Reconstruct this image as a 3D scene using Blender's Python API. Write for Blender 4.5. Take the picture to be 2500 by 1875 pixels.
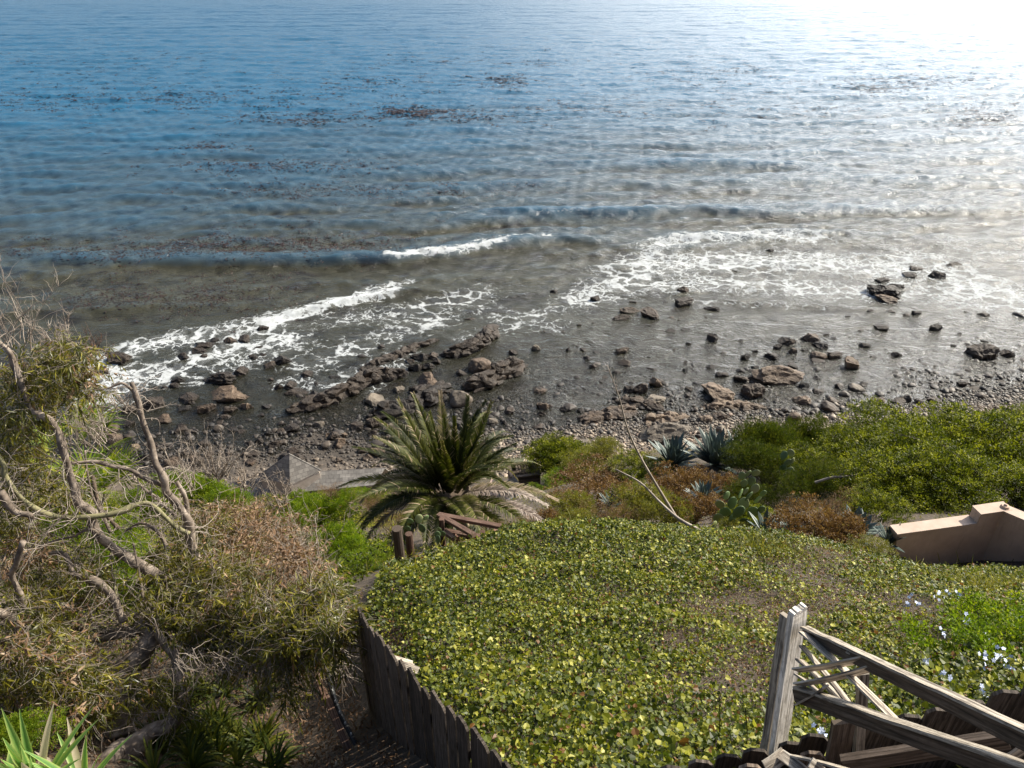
import bpy, math
import numpy as np
from mathutils import Vector, Matrix, Euler
for o in list(bpy.data.objects): bpy.data.objects.remove(o)
S = bpy.context.scene
C = S.collection
# ------------------------------------------------------------------ camera
CAMZ = 40.0; PITCH = 32.0; FPX = 1853.0          # focal length in pixels of a 2500 wide frame
cam = bpy.data.cameras.new('camera'); co = bpy.data.objects.new('camera', cam); C.objects.link(co)
co.location = (0, 0, CAMZ); co.rotation_euler = (math.radians(90-PITCH), 0, 0)
cam.sensor_width = 36; cam.lens = 36*FPX/2500; cam.clip_start = .05; cam.clip_end = 20000
S.camera = co
# ------------------------------------------------------------------ world, sun, exposure
SUN_AZ, SUN_EL = 59.0, 37.0                       # degrees right of the view, above the horizon
w = bpy.data.worlds.new("World"); S.world = w; w.use_nodes = True
nt = w.node_tree; bg = nt.nodes['Background']
sky = nt.nodes.new('ShaderNodeTexSky'); sky.sky_type = 'NISHITA'; sky.sun_disc = False
sky.sun_elevation = math.radians(SUN_EL); sky.sun_rotation = math.radians(SUN_AZ)
sky.air_density = 1.0; sky.dust_density = 2.6; sky.ozone_density = 2.5
# thin bright cloud veil on the sunward side of the sky
_tc = nt.nodes.new('ShaderNodeTexCoord'); _dp = nt.nodes.new('ShaderNodeVectorMath'); _dp.operation = 'DOT_PRODUCT'; nt.links.new(_tc.outputs['Generated'], _dp.inputs[0])
_dp.inputs[1].default_value = (math.sin(math.radians(48))*.93, math.cos(math.radians(48))*.93, .36)
_nz = nt.nodes.new('ShaderNodeTexNoise'); _nz.inputs['Scale'].default_value = 3.2; _nz.inputs['Detail'].default_value = 6; nt.links.new(_tc.outputs['Generated'], _nz.inputs[0])
_mr = nt.nodes.new('ShaderNodeMapRange'); _mr.interpolation_type = 'SMOOTHSTEP'; _mr.inputs[1].default_value = .60; _mr.inputs[2].default_value = .96; nt.links.new(_dp.outputs['Value'], _mr.inputs[0])
_mn = nt.nodes.new('ShaderNodeMapRange'); _mn.inputs[1].default_value = .3; _mn.inputs[2].default_value = .65; _mn.inputs[3].default_value = .45; nt.links.new(_nz.outputs[0], _mn.inputs[0])
_mm_ = nt.nodes.new('ShaderNodeMath'); _mm_.operation = 'MULTIPLY'; nt.links.new(_mr.outputs[0], _mm_.inputs[0]); nt.links.new(_mn.outputs[0], _mm_.inputs[1])
_mx = nt.nodes.new('ShaderNodeMix'); _mx.data_type = 'RGBA'; nt.links.new(_mm_.outputs[0], _mx.inputs[0]); nt.links.new(sky.outputs[0], _mx.inputs[6]); _mx.inputs[7].default_value = (26, 26, 26, 1)
nt.links.new(_mx.outputs[2], bg.inputs[0]); bg.inputs[1].default_value = 0.095
sl = bpy.data.lights.new('sun', 'SUN'); sl.energy = 5.0; sl.angle = math.radians(.5); sl.color = (1, .93, .80)
so = bpy.data.objects.new('sun', sl); C.objects.link(so)
a, e = math.radians(SUN_AZ), math.radians(SUN_EL)
SUND = Vector((math.sin(a)*math.cos(e), math.cos(a)*math.cos(e), math.sin(e)))
so.rotation_euler = SUND.to_track_quat('Z', 'Y').to_euler(); so.location = (30, 30, 80)
S.view_settings.view_transform = 'Standard'; S.view_settings.look = 'None'
S.view_settings.exposure = 0.72; S.view_settings.gamma = 1
S.render.engine = 'CYCLES'; S.render.resolution_x = 1024; S.render.resolution_y = 768
S.cycles.max_bounces = 8; S.cycles.transparent_max_bounces = 16
S.cycles.diffuse_bounces = 3; S.cycles.glossy_bounces = 3
S.cycles.sample_clamp_indirect = 3; S.cycles.use_denoising = True
# ------------------------------------------------------------------ helpers
cp, sp = math.cos(math.radians(PITCH)), math.sin(math.radians(PITCH))
R = np.random.RandomState(7)
def W(px, py, t):
    u = (np.asarray(px, float)-1250)/FPX; v = (np.asarray(py, float)-937.5)/FPX; t = np.asarray(t, float)
    return np.stack([u*t, (cp-v*sp)*t, CAMZ-(sp+v*cp)*t], -1)
def G(px, py, z=0.0):
    v = (np.asarray(py, float)-937.5)/FPX
    return W(px, py, (CAMZ-z)/(sp+v*cp))
def proj(P):
    P = np.asarray(P, float); x, y, z = P[..., 0], P[..., 1], P[..., 2]-CAMZ
    t = y*cp-z*sp; vv = (y*sp+z*cp)
    t = np.where(np.abs(t) < 1e-3, 1e-3, t)
    return 1250+FPX*x/t, 937.5-FPX*vv/t, t
def nrm(a):
    a = np.asarray(a, float); return a/np.maximum(np.linalg.norm(a, axis=-1, keepdims=True), 1e-9)
def sst(a, b, x):
    t = np.clip((x-a)/(b-a), 0, 1); return t*t*(3-2*t)
# cheap smooth value noise
_NT = np.random.RandomState(3).rand(64, 64, 64).astype(np.float32)
def vnoise(p):
    p = np.asarray(p, float); i = np.floor(p).astype(int); f = p-i; f = f*f*(3-2*f)
    r = 0
    for dx in (0, 1):
        for dy in (0, 1):
            for dz in (0, 1):
                wt = (f[..., 0] if dx else 1-f[..., 0])*(f[..., 1] if dy else 1-f[..., 1])*(f[..., 2] if dz else 1-f[..., 2])
                r = r+wt*_NT[(i[..., 0]+dx) % 64, (i[..., 1]+dy) % 64, (i[..., 2]+dz) % 64]
    return r*2-1
def fbm(p, n=4):
    p = np.asarray(p, float); s = 0; a_ = 1.0
    for k in range(n): s = s+a_*vnoise(p*2**k+k*17.3); a_ *= .5
    return s
def p3(x, y, z=0): return np.stack([x, y, np.zeros_like(x)+z], -1)

def mesh_np(name, V, F=None, quads=None, tris=None, attrs=None, smooth=False, uv=None):
    """V (n,3); quads (m,4) and/or tris (k,3)"""
    me = bpy.data.meshes.new(name)
    V = np.asarray(V, np.float32); me.vertices.add(len(V)); me.vertices.foreach_set('co', V.ravel())
    li = []; ls = []; lt = []; s0 = 0
    for A, n in ((quads, 4), (tris, 3)):
        if A is not None and len(A):
            A = np.asarray(A, np.int32); li.append(A.ravel()); m = len(A)
            ls.append(s0+np.arange(m)*n); lt.append(np.full(m, n)); s0 += m*n
    li = np.concatenate(li); ls = np.concatenate(ls); lt = np.concatenate(lt)
    me.loops.add(len(li)); me.loops.foreach_set('vertex_index', li.astype(np.int32))
    me.polygons.add(len(ls)); me.polygons.foreach_set('loop_start', ls.astype(np.int32))
    me.polygons.foreach_set('loop_total', lt.astype(np.int32))
    me.polygons.foreach_set('use_smooth', np.full(len(ls), bool(smooth)))
    if uv is not None:
        l = me.uv_layers.new(name='UVMap'); l.data.foreach_set('uv', np.asarray(uv, np.float32)[li].ravel())
    if attrs:
        for k, v in attrs.items():
            a_ = me.attributes.new(k, 'FLOAT', 'POINT'); a_.data.foreach_set('value', np.asarray(v, np.float32))
    me.update(calc_edges=True)
    return me
def link(name, me, mat=None, parent=None, loc=None):
    o = bpy.data.objects.new(name, me); C.objects.link(o)
    if mat is not None and me is not None and not me.materials: me.materials.append(mat)
    if parent is not None:
        o.parent = parent
        if me is not None and loc is None:                       # meshes are written in world coordinates
            o.matrix_parent_inverse = Matrix.Translation(-parent.location)
    if loc is not None: o.location = loc
    return o
def tag(o, label=None, cat=None, group=None, kind=None):
    if label: o['label'] = label
    if cat: o['category'] = cat
    if group: o['group'] = group
    if kind: o['kind'] = kind
    return o
def thing(name, loc, label, cat, group=None):
    o = bpy.data.objects.new(name, None); o.empty_display_size = .2; C.objects.link(o); o.location = tuple(float(c) for c in loc)
    return tag(o, label, cat, group)
class MB:
    def __init__(s): s.V = []; s.Q = []; s.T = []; s.A = []; s.U = []; s.n = 0
    def add(s, V, quads=None, tris=None, a=0.0, uv=None):
        V = np.asarray(V, float)
        if quads is not None: s.Q.append(np.asarray(quads, int)+s.n)
        if tris is not None: s.T.append(np.asarray(tris, int)+s.n)
        s.V.append(V); s.A.append(np.zeros(len(V))+a); s.U.append(np.zeros((len(V), 2)) if uv is None else np.asarray(uv, float)); s.n += len(V)
    def beam(s, p, q, wd, ht, up=(0, 0, 1), a=None, jag=0.0, seg=8, bow=0.0):
        """box from p to q; wd across, ht along 'up'; uv in metres along the grain"""
        p = np.asarray(p, float); q = np.asarray(q, float); d = q-p; L = np.linalg.norm(d); d = d/L
        up = np.asarray(up, float); sd = np.cross(d, up); sd /= np.linalg.norm(sd); u2 = np.cross(sd, d)
        a = R.rand() if a is None else a; off = R.rand()*20
        k = seg+1; ts = np.linspace(0, 1, k)
        cx = [(-1, -1), (-1, 1), (1, 1), (1, -1)]
        V = []; U = []
        for (f0, f1) in ((0, 1), (1, 2), (2, 3), (3, 0)):
            for i, tt in enumerate(ts):
                for (cxx, cyy), vv in ((cx[f0], 0), (cx[f1], 1)):
                    w2 = wd/2; h2 = ht/2
                    b = p+d*(tt*L)+sd*cxx*w2+u2*cyy*h2+u2*bow*4*tt*(1-tt)
                    if jag: b = b+np.array([vnoise(b*9+off), vnoise(b*9+off+5), vnoise(b*9+off+9)])*jag
                    V.append(b); U.append((tt*L+off, (f0*1.7+vv)*(ht if f0 % 2 == 0 else wd)+off))
        Q = []
        for f in range(4):
            for i in range(seg):
                b = f*2*k+i*2; Q.append((b, b+1, b+3, b+2))
        n0 = len(V)
        for e_ in (0, 2*seg):
            idx = [f*2*k+e_ for f in range(4)]
            Q.append(tuple(range(len(V), len(V)+4)))
            for j in idx: V.append(V[j]); U.append((off+R.rand()*.02, off+.3))
        s.add(V, quads=Q, a=a, uv=U)
    def poly_prism(s, pts, thick, n, a=0.0):
        """planar outline pts (k,3) extruded along n by thick"""
        pts = np.asarray(pts, float); k = len(pts); n = np.asarray(n, float)*thick
        V = np.concatenate([pts, pts+n, [pts.mean(0)], [pts.mean(0)+n]])
        T = []; Q = []
        for i in range(k):
            j = (i+1) % k; T.append((i, j, 2*k)); T.append((k+j, k+i, 2*k+1)); Q.append((i, k+i, k+j, j))
        ax = pts[-1]-pts[0]; d = nrm(pts[1]-pts[0]); e2 = nrm(np.cross(d, nrm(n)))
        off = R.rand()*9
        uv = np.stack([(V-pts[0])@d+off, (V-pts[0])@e2+off], -1)
        s.add(V, quads=Q, tris=T, a=a, uv=uv)
    def tube(s, pts, rad, n=8, a=0.0, wob=0.0, cap=True):
        pts = np.asarray(pts, float); k = len(pts); rad = np.broadcast_to(np.asarray(rad, float), (k,))
        T_ = nrm(np.gradient(pts, axis=0)); ref = np.array([0.31, .17, .93]) if abs(T_[0][2]) < .9 else np.array([1., .1, 0])
        N = nrm(np.cross(T_, ref)); B = np.cross(T_, N); th = np.linspace(0, 2*np.pi, n, endpoint=False)
        rr = rad[:, None]*np.ones(n)[None]
        ring = pts[:, None]+rr[..., None]*(np.cos(th)[None, :, None]*N[:, None]+np.sin(th)[None, :, None]*B[:, None])
        if wob: ring = ring+(ring-pts[:, None])*(wob*fbm(ring*6, 2))[..., None]
        L = np.concatenate([[0], np.cumsum(np.linalg.norm(np.diff(pts, axis=0), axis=1))])
        uv = np.stack([np.repeat(L, n), np.tile(th/6.283, k)*6.283*rad.mean()], -1)
        Q = [(i*n+j, i*n+(j+1) % n, (i+1)*n+(j+1) % n, (i+1)*n+j) for i in range(k-1) for j in range(n)]
        V = ring.reshape(-1, 3); T = []
        if cap and n > 3:
            V = np.concatenate([V, [pts[0]], [pts[-1]]]); uv = np.concatenate([uv, [[0, 0]], [[L[-1], 0]]])
            c0 = k*n
            T = [(c0, (j+1) % n, j) for j in range(n)]+[(c0+1, (k-1)*n+j, (k-1)*n+(j+1) % n) for j in range(n)]
        s.add(V, quads=Q, tris=T if T else None, a=a, uv=uv)
    def mesh(s, name, smooth=False):
        return mesh_np(name, np.concatenate(s.V), quads=np.concatenate(s.Q) if s.Q else None, tris=np.concatenate(s.T) if s.T else None,
                       attrs={'rnd': np.concatenate(s.A)}, smooth=smooth, uv=np.concatenate(s.U))
    def build(s, name, mat, parent=None, smooth=False): return link(name, s.mesh(name, smooth), mat, parent)
def crom(pts, m=6):
    pts = np.asarray(pts, float); P = np.concatenate([[2*pts[0]-pts[1]], pts, [2*pts[-1]-pts[-2]]]); out = []
    for i in range(1, len(P)-2):
        p0, p1, p2, p3_ = P[i-1:i+3]
        for t in np.linspace(0, 1, m, endpoint=False):
            out.append(.5*((2*p1)+(-p0+p2)*t+(2*p0-5*p1+4*p2-p3_)*t*t+(-p0+3*p1-3*p2+p3_)*t**3))
    out.append(P[-2]); return np.array(out)
# leaf templates: (along, across, normal) ; faces
LT = {
 'diamond': ([(0, 0, 0), (.45, .5, .06), (1, 0, -.05), (.45, -.5, .06)], [(0, 1, 2, 3)], []),
 'lance': ([(0, 0, 0), (.3, .5, .0), (.7, .38, -.05), (1, 0, -.14), (.7, -.38, -.05), (.3, -.5, .0)], [(0, 1, 2, 5), (5, 2, 3, 4)], []),
 'heart': ([(0, 0, 0), (-.12, .34, .06), (.3, .56, .09), (.75, .28, .0), (1, 0, -.1), (.75, -.28, .0), (.3, -.56, .09), (-.12, -.34, .06), (.4, 0, -.03)],
           [(0, 1, 2, 8), (8, 2, 3, 4), (8, 4, 5, 6), (0, 8, 6, 7)], []),
 'blade': ([(0, .5, 0), (0, -.5, 0), (.35, .42, .03), (.35, -.42, .03), (.7, .28, -.02), (.7, -.28, -.02), (1, 0, -.14)], [(0, 1, 3, 2), (2, 3, 5, 4)], [(4, 5, 6)]),
}
def leafmesh(name, P, D, N, L, Wd, shape, rnd):
    T, FQ, FT = LT[shape]; T = np.array(T, float); k = len(T); n = len(P)
    P = np.asarray(P, float); D = nrm(D); Sd = nrm(np.cross(D, N)); N = np.cross(Sd, D)
    L = np.zeros(n)+L; Wd = np.zeros(n)+Wd
    V = P[:, None]+T[None, :, 0, None]*(L[:, None]*D)[:, None]+T[None, :, 1, None]*(Wd[:, None]*Sd)[:, None]+T[None, :, 2, None]*(L[:, None]*N)[:, None]
    b = (np.arange(n)*k)[:, None, None]
    Q = (np.array(FQ)[None]+b).reshape(-1, 4); Tr = (np.array(FT)[None]+b).reshape(-1, 3) if FT else None
    return mesh_np(name, V.reshape(-1, 3), quads=Q, tris=Tr, attrs={'rnd': np.repeat(rnd, k)})
def rdir(n, up=0.0, r=R):
    v = nrm(r.normal(size=(n, 3))); v[:, 2] += up; return nrm(v)
# ------------------------------------------------------------------ materials
def newmat(name):
    m = bpy.data.materials.new(name); m.use_nodes = True; return m, m.node_tree, m.node_tree.nodes['Principled BSDF'], m.node_tree.nodes['Material Output']
def nd(nt, typ, **kw):
    n = nt.nodes.new('ShaderNode'+typ)
    for k, v in kw.items():
        if k.startswith('i_'): n.inputs[k[2:].replace('_', ' ')].default_value = v
        else: setattr(n, k, v)
    return n
def ramp(nt, stops, src=None):
    n = nt.nodes.new('ShaderNodeValToRGB'); cr = n.color_ramp
    while len(cr.elements) < len(stops): cr.elements.new(.5)
    for el, (p, c) in zip(cr.elements, stops): el.position = p; el.color = (c[0], c[1], c[2], 1) if len(c) == 3 else c
    if src is not None: nt.links.new(src, n.inputs[0])
    return n
def mixc(nt, fac, a_, b_, mode='MIX'):
    n = nt.nodes.new('ShaderNodeMix'); n.data_type = 'RGBA'; n.blend_type = mode
    for s, v in ((n.inputs[0], fac), (n.inputs[6], a_), (n.inputs[7], b_)):
        if hasattr(v, 'is_output'): nt.links.new(v, s)
        else: s.default_value = v if not isinstance(v, tuple) else (v[0], v[1], v[2], 1)
    return n.outputs[2]
def math_(nt, op, a_, b_=None, clamp=False):
    n = nt.nodes.new('ShaderNodeMath'); n.operation = op; n.use_clamp = clamp
    for s, v in ((n.inputs[0], a_), (n.inputs[1], b_)):
        if v is None: continue
        if hasattr(v, 'is_output'): nt.links.new(v, s)
        else: s.default_value = v
    return n.outputs[0]
def bump(nt, h, strength, dist, to):
    b = nt.nodes.new('ShaderNodeBump'); b.inputs['Strength'].default_value = strength; b.inputs['Distance'].default_value = dist
    nt.links.new(h, b.inputs['Height']); nt.links.new(b.outputs[0], to); return b
def noise(nt, scale, detail=4, rough=.55, vec=None, dist=0.0):
    n = nt.nodes.new('ShaderNodeTexNoise'); n.inputs['Scale'].default_value = scale; n.inputs['Detail'].default_value = detail
    n.inputs['Roughness'].default_value = rough; n.inputs['Distortion'].default_value = dist
    if vec is not None: nt.links.new(vec, n.inputs['Vector'])
    return n
def leafmat(name, stops, trans=.35, rough=.45, spec=.5, tmul=1.6):
    m, t, b, o = newmat(name)
    at = nd(t, 'Attribute', attribute_name='rnd')
    r = ramp(t, stops, at.outputs['Fac'])
    b.inputs['Roughness'].default_value = rough; b.inputs['Specular IOR Level'].default_value = spec
    t.links.new(r.outputs[0], b.inputs['Base Color'])
    tr = nd(t, 'BsdfTranslucent'); tc = mixc(t, 1.0, r.outputs[0], (tmul, tmul*1.05, tmul*.6), 'MULTIPLY'); t.links.new(tc, tr.inputs[0])
    mx = nd(t, 'MixShader'); mx.inputs[0].default_value = trans
    t.links.new(b.outputs[0], mx.inputs[1]); t.links.new(tr.outputs[0], mx.inputs[2]); t.links.new(mx.outputs[0], o.inputs[0])
    return m
def simple(name, c1, c2, scale=3, rough=.8, bs=.4, bd=.02, coord='Object', detail=6, spec=.3, stops=None):
    m, t, b, o = newmat(name); tc = nd(t, 'TexCoord'); n = noise(t, scale, detail, .6, tc.outputs[coord])
    r = ramp(t, stops or [(.3, c1), (.7, c2)], n.outputs[0]); t.links.new(r.outputs[0], b.inputs['Base Color'])
    b.inputs['Roughness'].default_value = rough; b.inputs['Specular IOR Level'].default_value = spec
    if bs: bump(t, n.outputs[0], bs, bd, b.inputs['Normal'])
    return m
def woodmat(name, cA, cB, cC, rough=.8, speck=.5):
    m, t, b, o = newmat(name); uv = nd(t, 'UVMap'); mp = nd(t, 'Mapping'); mp.inputs['Scale'].default_value = (3, 70, 1)
    t.links.new(uv.outputs[0], mp.inputs[0]); g = noise(t, 1.0, 7, .65, mp.outputs[0], .4)
    mp2 = nd(t, 'Mapping'); mp2.inputs['Scale'].default_value = (9, 25, 1); t.links.new(uv.outputs[0], mp2.inputs[0]); g2 = noise(t, 1.5, 5, .6, mp2.outputs[0])
    at = nd(t, 'Attribute', attribute_name='rnd')
    r = ramp(t, [(.36, cC), (.5, cA), (.66, cB)], g.outputs[0])
    c = mixc(t, math_(t, 'MULTIPLY', ramp(t, [(.5, (0, 0, 0)), (.66, (1, 1, 1))], g2.outputs[0]).outputs[0], speck), r.outputs[0], cC)
    v = math_(t, 'ADD', math_(t, 'MULTIPLY', at.outputs['Fac'], .85), .5)
    hv = nd(t, 'HueSaturation'); t.links.new(v, hv.inputs['Value']); t.links.new(c, hv.inputs['Color'])
    t.links.new(hv.outputs[0], b.inputs['Base Color']); b.inputs['Roughness'].default_value = rough; b.inputs['Specular IOR Level'].default_value = .25
    bump(t, g.outputs[0], .8, .004, b.inputs['Normal']); return m
# ------------------------------------------------------------------ terrain
SH = np.array([(-900, 1320), (-200, 1190), (200, 1150), (400, 1125), (650, 1100), (900, 1080), (1200, 1058), (1400, 1045), (1600, 1027), (1900, 1005), (2200, 985), (2400, 958), (2700, 915), (3400, 830)], float)
_s = G(SH[:, 0], SH[:, 1], 0.0)
SHX = np.concatenate([[-3000, -300], _s[:, 0], [400, 3000]]); SHY = np.concatenate([[_s[0, 1]-60, _s[0, 1]-12], _s[:, 1], [_s[-1, 1]+30, _s[-1, 1]+80]])
def shore(x): return np.interp(x, SHX, SHY)
HP = [(1250, 1875, 5.6), (1600, 1875, 5.2), (2000, 1875, 4.9), (2500, 1875, 4.6), (1000, 1575, 8.6), (860, 1450, 11.3), (1250, 1600, 8.3), (1250, 1450, 10.5), (1250, 1300, 13.4),
      (1000, 1392, 12.2), (1110, 1352, 13.0), (1600, 1600, 8), (1600, 1450, 10.2), (1600, 1300, 13.3), (2000, 1600, 7.4), (2000, 1450, 10), (2000, 1330, 12.8), (2400, 1600, 7), (2400, 1450, 11.1),
      (2250, 1385, 15.1), (2500, 1385, 15.1), (1100, 1330, 20.5), (1300, 1330, 19), (1600, 1315, 19), (1900, 1310, 19.5), (1400, 1260, 25), (1700, 1215, 27), (1650, 1128, 31), (1750, 1122, 32),
      (1550, 1140, 36), (2000, 1270, 21), (2300, 1260, 21), (2500, 1250, 21), (2200, 1140, 28), (2500, 1110, 28), (2200, 1040, 38), (2500, 1005, 40), (1900, 1110, 36), (2800, 1010, 35), (2800, 1200, 20),
      (1350, 1160, 50), (1480, 1120, 50), (700, 1215, 57), (900, 1200, 56), (1200, 1250, 47), (600, 1800, 9.4), (300, 1850, 8), (0, 1875, 7.5), (-300, 1875, 7.5), (800, 1800, 8.9), (300, 1520, 13), (0, 1520, 12.5), (600, 1520, 13),
      (720, 1380, 18), (300, 1270, 24), (600, 1260, 30), (0, 1220, 24), (-300, 1170, 26), (500, 1210, 48), (300, 1190, 50), (850, 1270, 32), (900, 1360, 19), (-300, 1200, 50), (1750, 1100, 46), (2000, 1060, 50)]
HP = [tuple(W(*p)) for p in HP]
HP += [(0, 0, 38), (3, 0, 38.2), (-3, 0, 36.6), (0, -8, 38.5), (6, -8, 38.5), (-8, -8, 38), (-8, 0, 36), (8, 0, 38), (13, 6, 35.5), (-16, 4, 36), (22, 8, 34), (-30, 10, 34), (45, 20, 26), (-45, 10, 30), (60, 10, 30), (-60, -12, 36), (60, -12, 36)]
for xx in (-60, -40, -25, 60, 75): HP.append((xx, float(shore(xx))-9, 1.4))
for xx in (-15, -5, 5, 15, 25, 38): HP.append((xx, float(shore(xx))-7.5, 1.0))
HP = np.array(HP, float)
def _phi(r2): return np.where(r2 > 1e-9, r2*np.log(np.maximum(r2, 1e-9)), 0)
_n = len(HP); _X = HP[:, :2]/20.0
_K = _phi(((_X[:, None]-_X[None])**2).sum(-1))+np.eye(_n)*.002
_A = np.zeros((_n+3, _n+3)); _A[:_n, :_n] = _K; _A[:_n, _n] = 1; _A[:_n, _n+1:] = _X; _A[_n, :_n] = 1; _A[_n+1:, :_n] = _X.T
_w = np.linalg.solve(_A, np.concatenate([HP[:, 2], np.zeros(3)]))
def height(x, y):
    x = np.asarray(x, float); y = np.asarray(y, float); sh = x.shape; xr = x.ravel(); yr = y.ravel(); out = np.zeros(xr.size)
    xc = np.clip(xr, -65, 78); yc = np.maximum(yr, -12)
    for i in range(0, xr.size, 20000):
        q = np.stack([xc[i:i+20000], yc[i:i+20000]], -1)/20.0
        K = _phi(((q[:, None]-_X[None])**2).sum(-1)); out[i:i+20000] = K@_w[:_n]+_w[_n]+q@_w[_n+1:]
    s = shore(xr)-yr; nz = fbm(p3(xr*.25, yr*.25), 4)
    beach = np.where(s > 0, .085*s, .032*np.maximum(s, -25)+.02*np.minimum(s+25, 0))+.07*nz+.05*fbm(p3(xr*.9, yr*.9, 4), 2)
    beach = np.maximum(beach, -9+nz*.3)
    hill = np.clip(out, .4, 40)+.1*nz*sst(6, 20, s)
    wgt = sst(3.5, 9, s)
    return (beach*(1-wgt)+hill*wgt).reshape(sh)
def grid(xs, ys): return np.meshgrid(xs, ys)
def gquads(nx, ny):
    i = np.arange(nx-1)[None]+np.arange(ny-1)[:, None]*nx
    return np.stack([i, i+1, i+1+nx, i+nx], -1).reshape(-1, 4)
geo = lambda a_, b_, n: np.geomspace(a_, b_, n)
xs = np.concatenate([-geo(52, 6000, 22)[::-1], np.arange(-50, 60.01, .28), geo(62, 6000, 22)])
ys = np.concatenate([-geo(12, 4000, 14)[::-1], np.arange(-11.5, 76, .28), geo(77, 7000, 26)])
X, Y = grid(xs, ys); Z = height(X, Y)
# field cache for ray hits
_gx = np.arange(-60, 70.01, .28); _gy = np.arange(-6, 95, .28); _gX, _gY = grid(_gx, _gy); _gZ = height(_gX, _gY)
def hfast(x, y):
    fx = np.clip((np.asarray(x, float)+60)/.28, 0, len(_gx)-1.001); fy = np.clip((np.asarray(y, float)+6)/.28, 0, len(_gy)-1.001); i = fx.astype(int); j = fy.astype(int); fx = fx-i; fy = fy-j
    return (_gZ[j, i]*(1-fx)+_gZ[j, i+1]*fx)*(1-fy)+(_gZ[j+1, i]*(1-fx)+_gZ[j+1, i+1]*fx)*fy
def hit(px, py, off=0.0):
    """first point of the ground under a pixel of the photograph"""
    px = np.atleast_1d(np.asarray(px, float)); py = np.atleast_1d(np.asarray(py, float)); res = np.zeros(px.shape+(3,)); done = np.zeros(px.shape, bool)
    tprev = np.full(px.shape, 2.0)
    for t in np.geomspace(3, 260, 160):
        P = W(px, py, t); h = hfast(P[..., 0], P[..., 1])+off; m = (~done) & (P[..., 2] <= h)
        if m.any():
            lo = tprev[m].copy(); hi = np.full(lo.shape, t)
            for _ in range(9):
                mid = (lo+hi)/2; Pm = W(px[m], py[m], mid); below = Pm[..., 2] <= hfast(Pm[..., 0], Pm[..., 1])+off
                hi = np.where(below, mid, hi); lo = np.where(below, lo, mid)
            res[m] = W(px[m], py[m], hi); done |= m
        tprev[~done] = t
        if done.all(): break
    res[~done] = W(px[~done], py[~done], 260)
    return res
m, t, b, o = newmat('ground_soil')
g = nd(t, 'NewGeometry'); sx = nd(t, 'SeparateXYZ'); t.links.new(g.outputs['Position'], sx.inputs[0])
n1 = noise(t, 1.2, 8, .65, g.outputs['Position']); n2 = noise(t, 9, 6, .6, g.outputs['Position'])
hz = math_(t, 'ADD', sx.outputs[2], math_(t, 'MULTIPLY', n1.outputs[0], .6))
c_wet = ramp(t, [(.3, (.022, .018, .014)), (.5, (.05, .04, .03)), (.75, (.09, .07, .05))], n2.outputs[0]).outputs[0]
c_dry = ramp(t, [(.3, (.13, .105, .08)), (.7, (.27, .215, .165))], n2.outputs[0]).outputs[0]
c_soil = ramp(t, [(.3, (.03, .021, .013)), (.55, (.07, .05, .032)), (.75, (.13, .095, .062))], n2.outputs[0]).outputs[0]
k1 = nd(t, 'MapRange'); t.links.new(hz, k1.inputs[0]); k1.inputs[1].default_value = .5; k1.inputs[2].default_value = .95
k2 = nd(t, 'MapRange'); t.links.new(hz, k2.inputs[0]); k2.inputs[1].default_value = 1.6; k2.inputs[2].default_value = 3.0
cc = mixc(t, k2.outputs[0], mixc(t, k1.outputs[0], c_wet, c_dry), c_soil)
t.links.new(cc, b.inputs['Base Color']); b.inputs['Roughness'].default_value = .85
bump(t, n2.outputs[0], .6, .06, b.inputs['Normal'])
M_ground = m
gr = link('ground', mesh_np('ground', np.stack([X, Y, Z], -1).reshape(-1, 3), quads=gquads(len(xs), len(ys)), smooth=True), M_ground); gr['kind'] = 'structure'
# ------------------------------------------------------------------ sea
def gline(pts, z=0.0):
    p = np.array(pts, float); return G(p[:, 0], p[:, 1], z)[:, :2]
def seg_dist(x, y, L):
    """distance, signed offset in y, and running parameter to polyline L"""
    best = np.full(x.shape, 1e9); sgn = np.zeros(x.shape); par = np.zeros(x.shape)
    for i in range(len(L)-1):
        a_, b_ = L[i], L[i+1]; d = b_-a_; l2 = (d**2).sum(); tt = np.clip(((x-a_[0])*d[0]+(y-a_[1])*d[1])/l2, 0, 1)
        qx = a_[0]+tt*d[0]; qy = a_[1]+tt*d[1]; dd = np.hypot(x-qx, y-qy); m_ = dd < best
        cr = (d[0]*(y-a_[1])-d[1]*(x-a_[0]))/np.sqrt(l2)
        best = np.where(m_, dd, best); sgn = np.where(m_, np.sign(cr), sgn); par = np.where(m_, (i+tt)/(len(L)-1), par)
    return best, sgn, par
CREST = [([(-300, 640), (130, 640), (500, 645), (850, 642), (1000, 633), (1220, 600), (1350, 588), (1500, 592)], .62, 1.3),
         ([(250, 590), (600, 562), (1000, 566), (1180, 545), (1300, 525), (1500, 522), (1700, 516), (1900, 524), (2150, 518), (2500, 514), (2800, 512)], .55, 1.35),
         ([(560, 800), (660, 782), (760, 756), (900, 728), (1010, 712), (1100, 716)], .36, .6),
         ([(1450, 618), (1600, 588), (1800, 583), (2000, 590)], .3, .9),
         ([(1650, 730), (1850, 742), (2100, 752), (2300, 757)], .14, .5),
         ([(150, 770), (400, 745), (560, 742)], .22, 1.0), ([(1500, 405), (1750, 398), (2050, 415)], .45, 2.0), ([(0, 540), (300, 520), (700, 510), (1000, 525)], .4, 1.6),
         ([(0, 470), (400, 455), (800, 452)], .4, 1.7), ([(1250, 690), (1400, 668)], .12, .5)]
rw = np.random.RandomState(11)
WV = []
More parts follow.
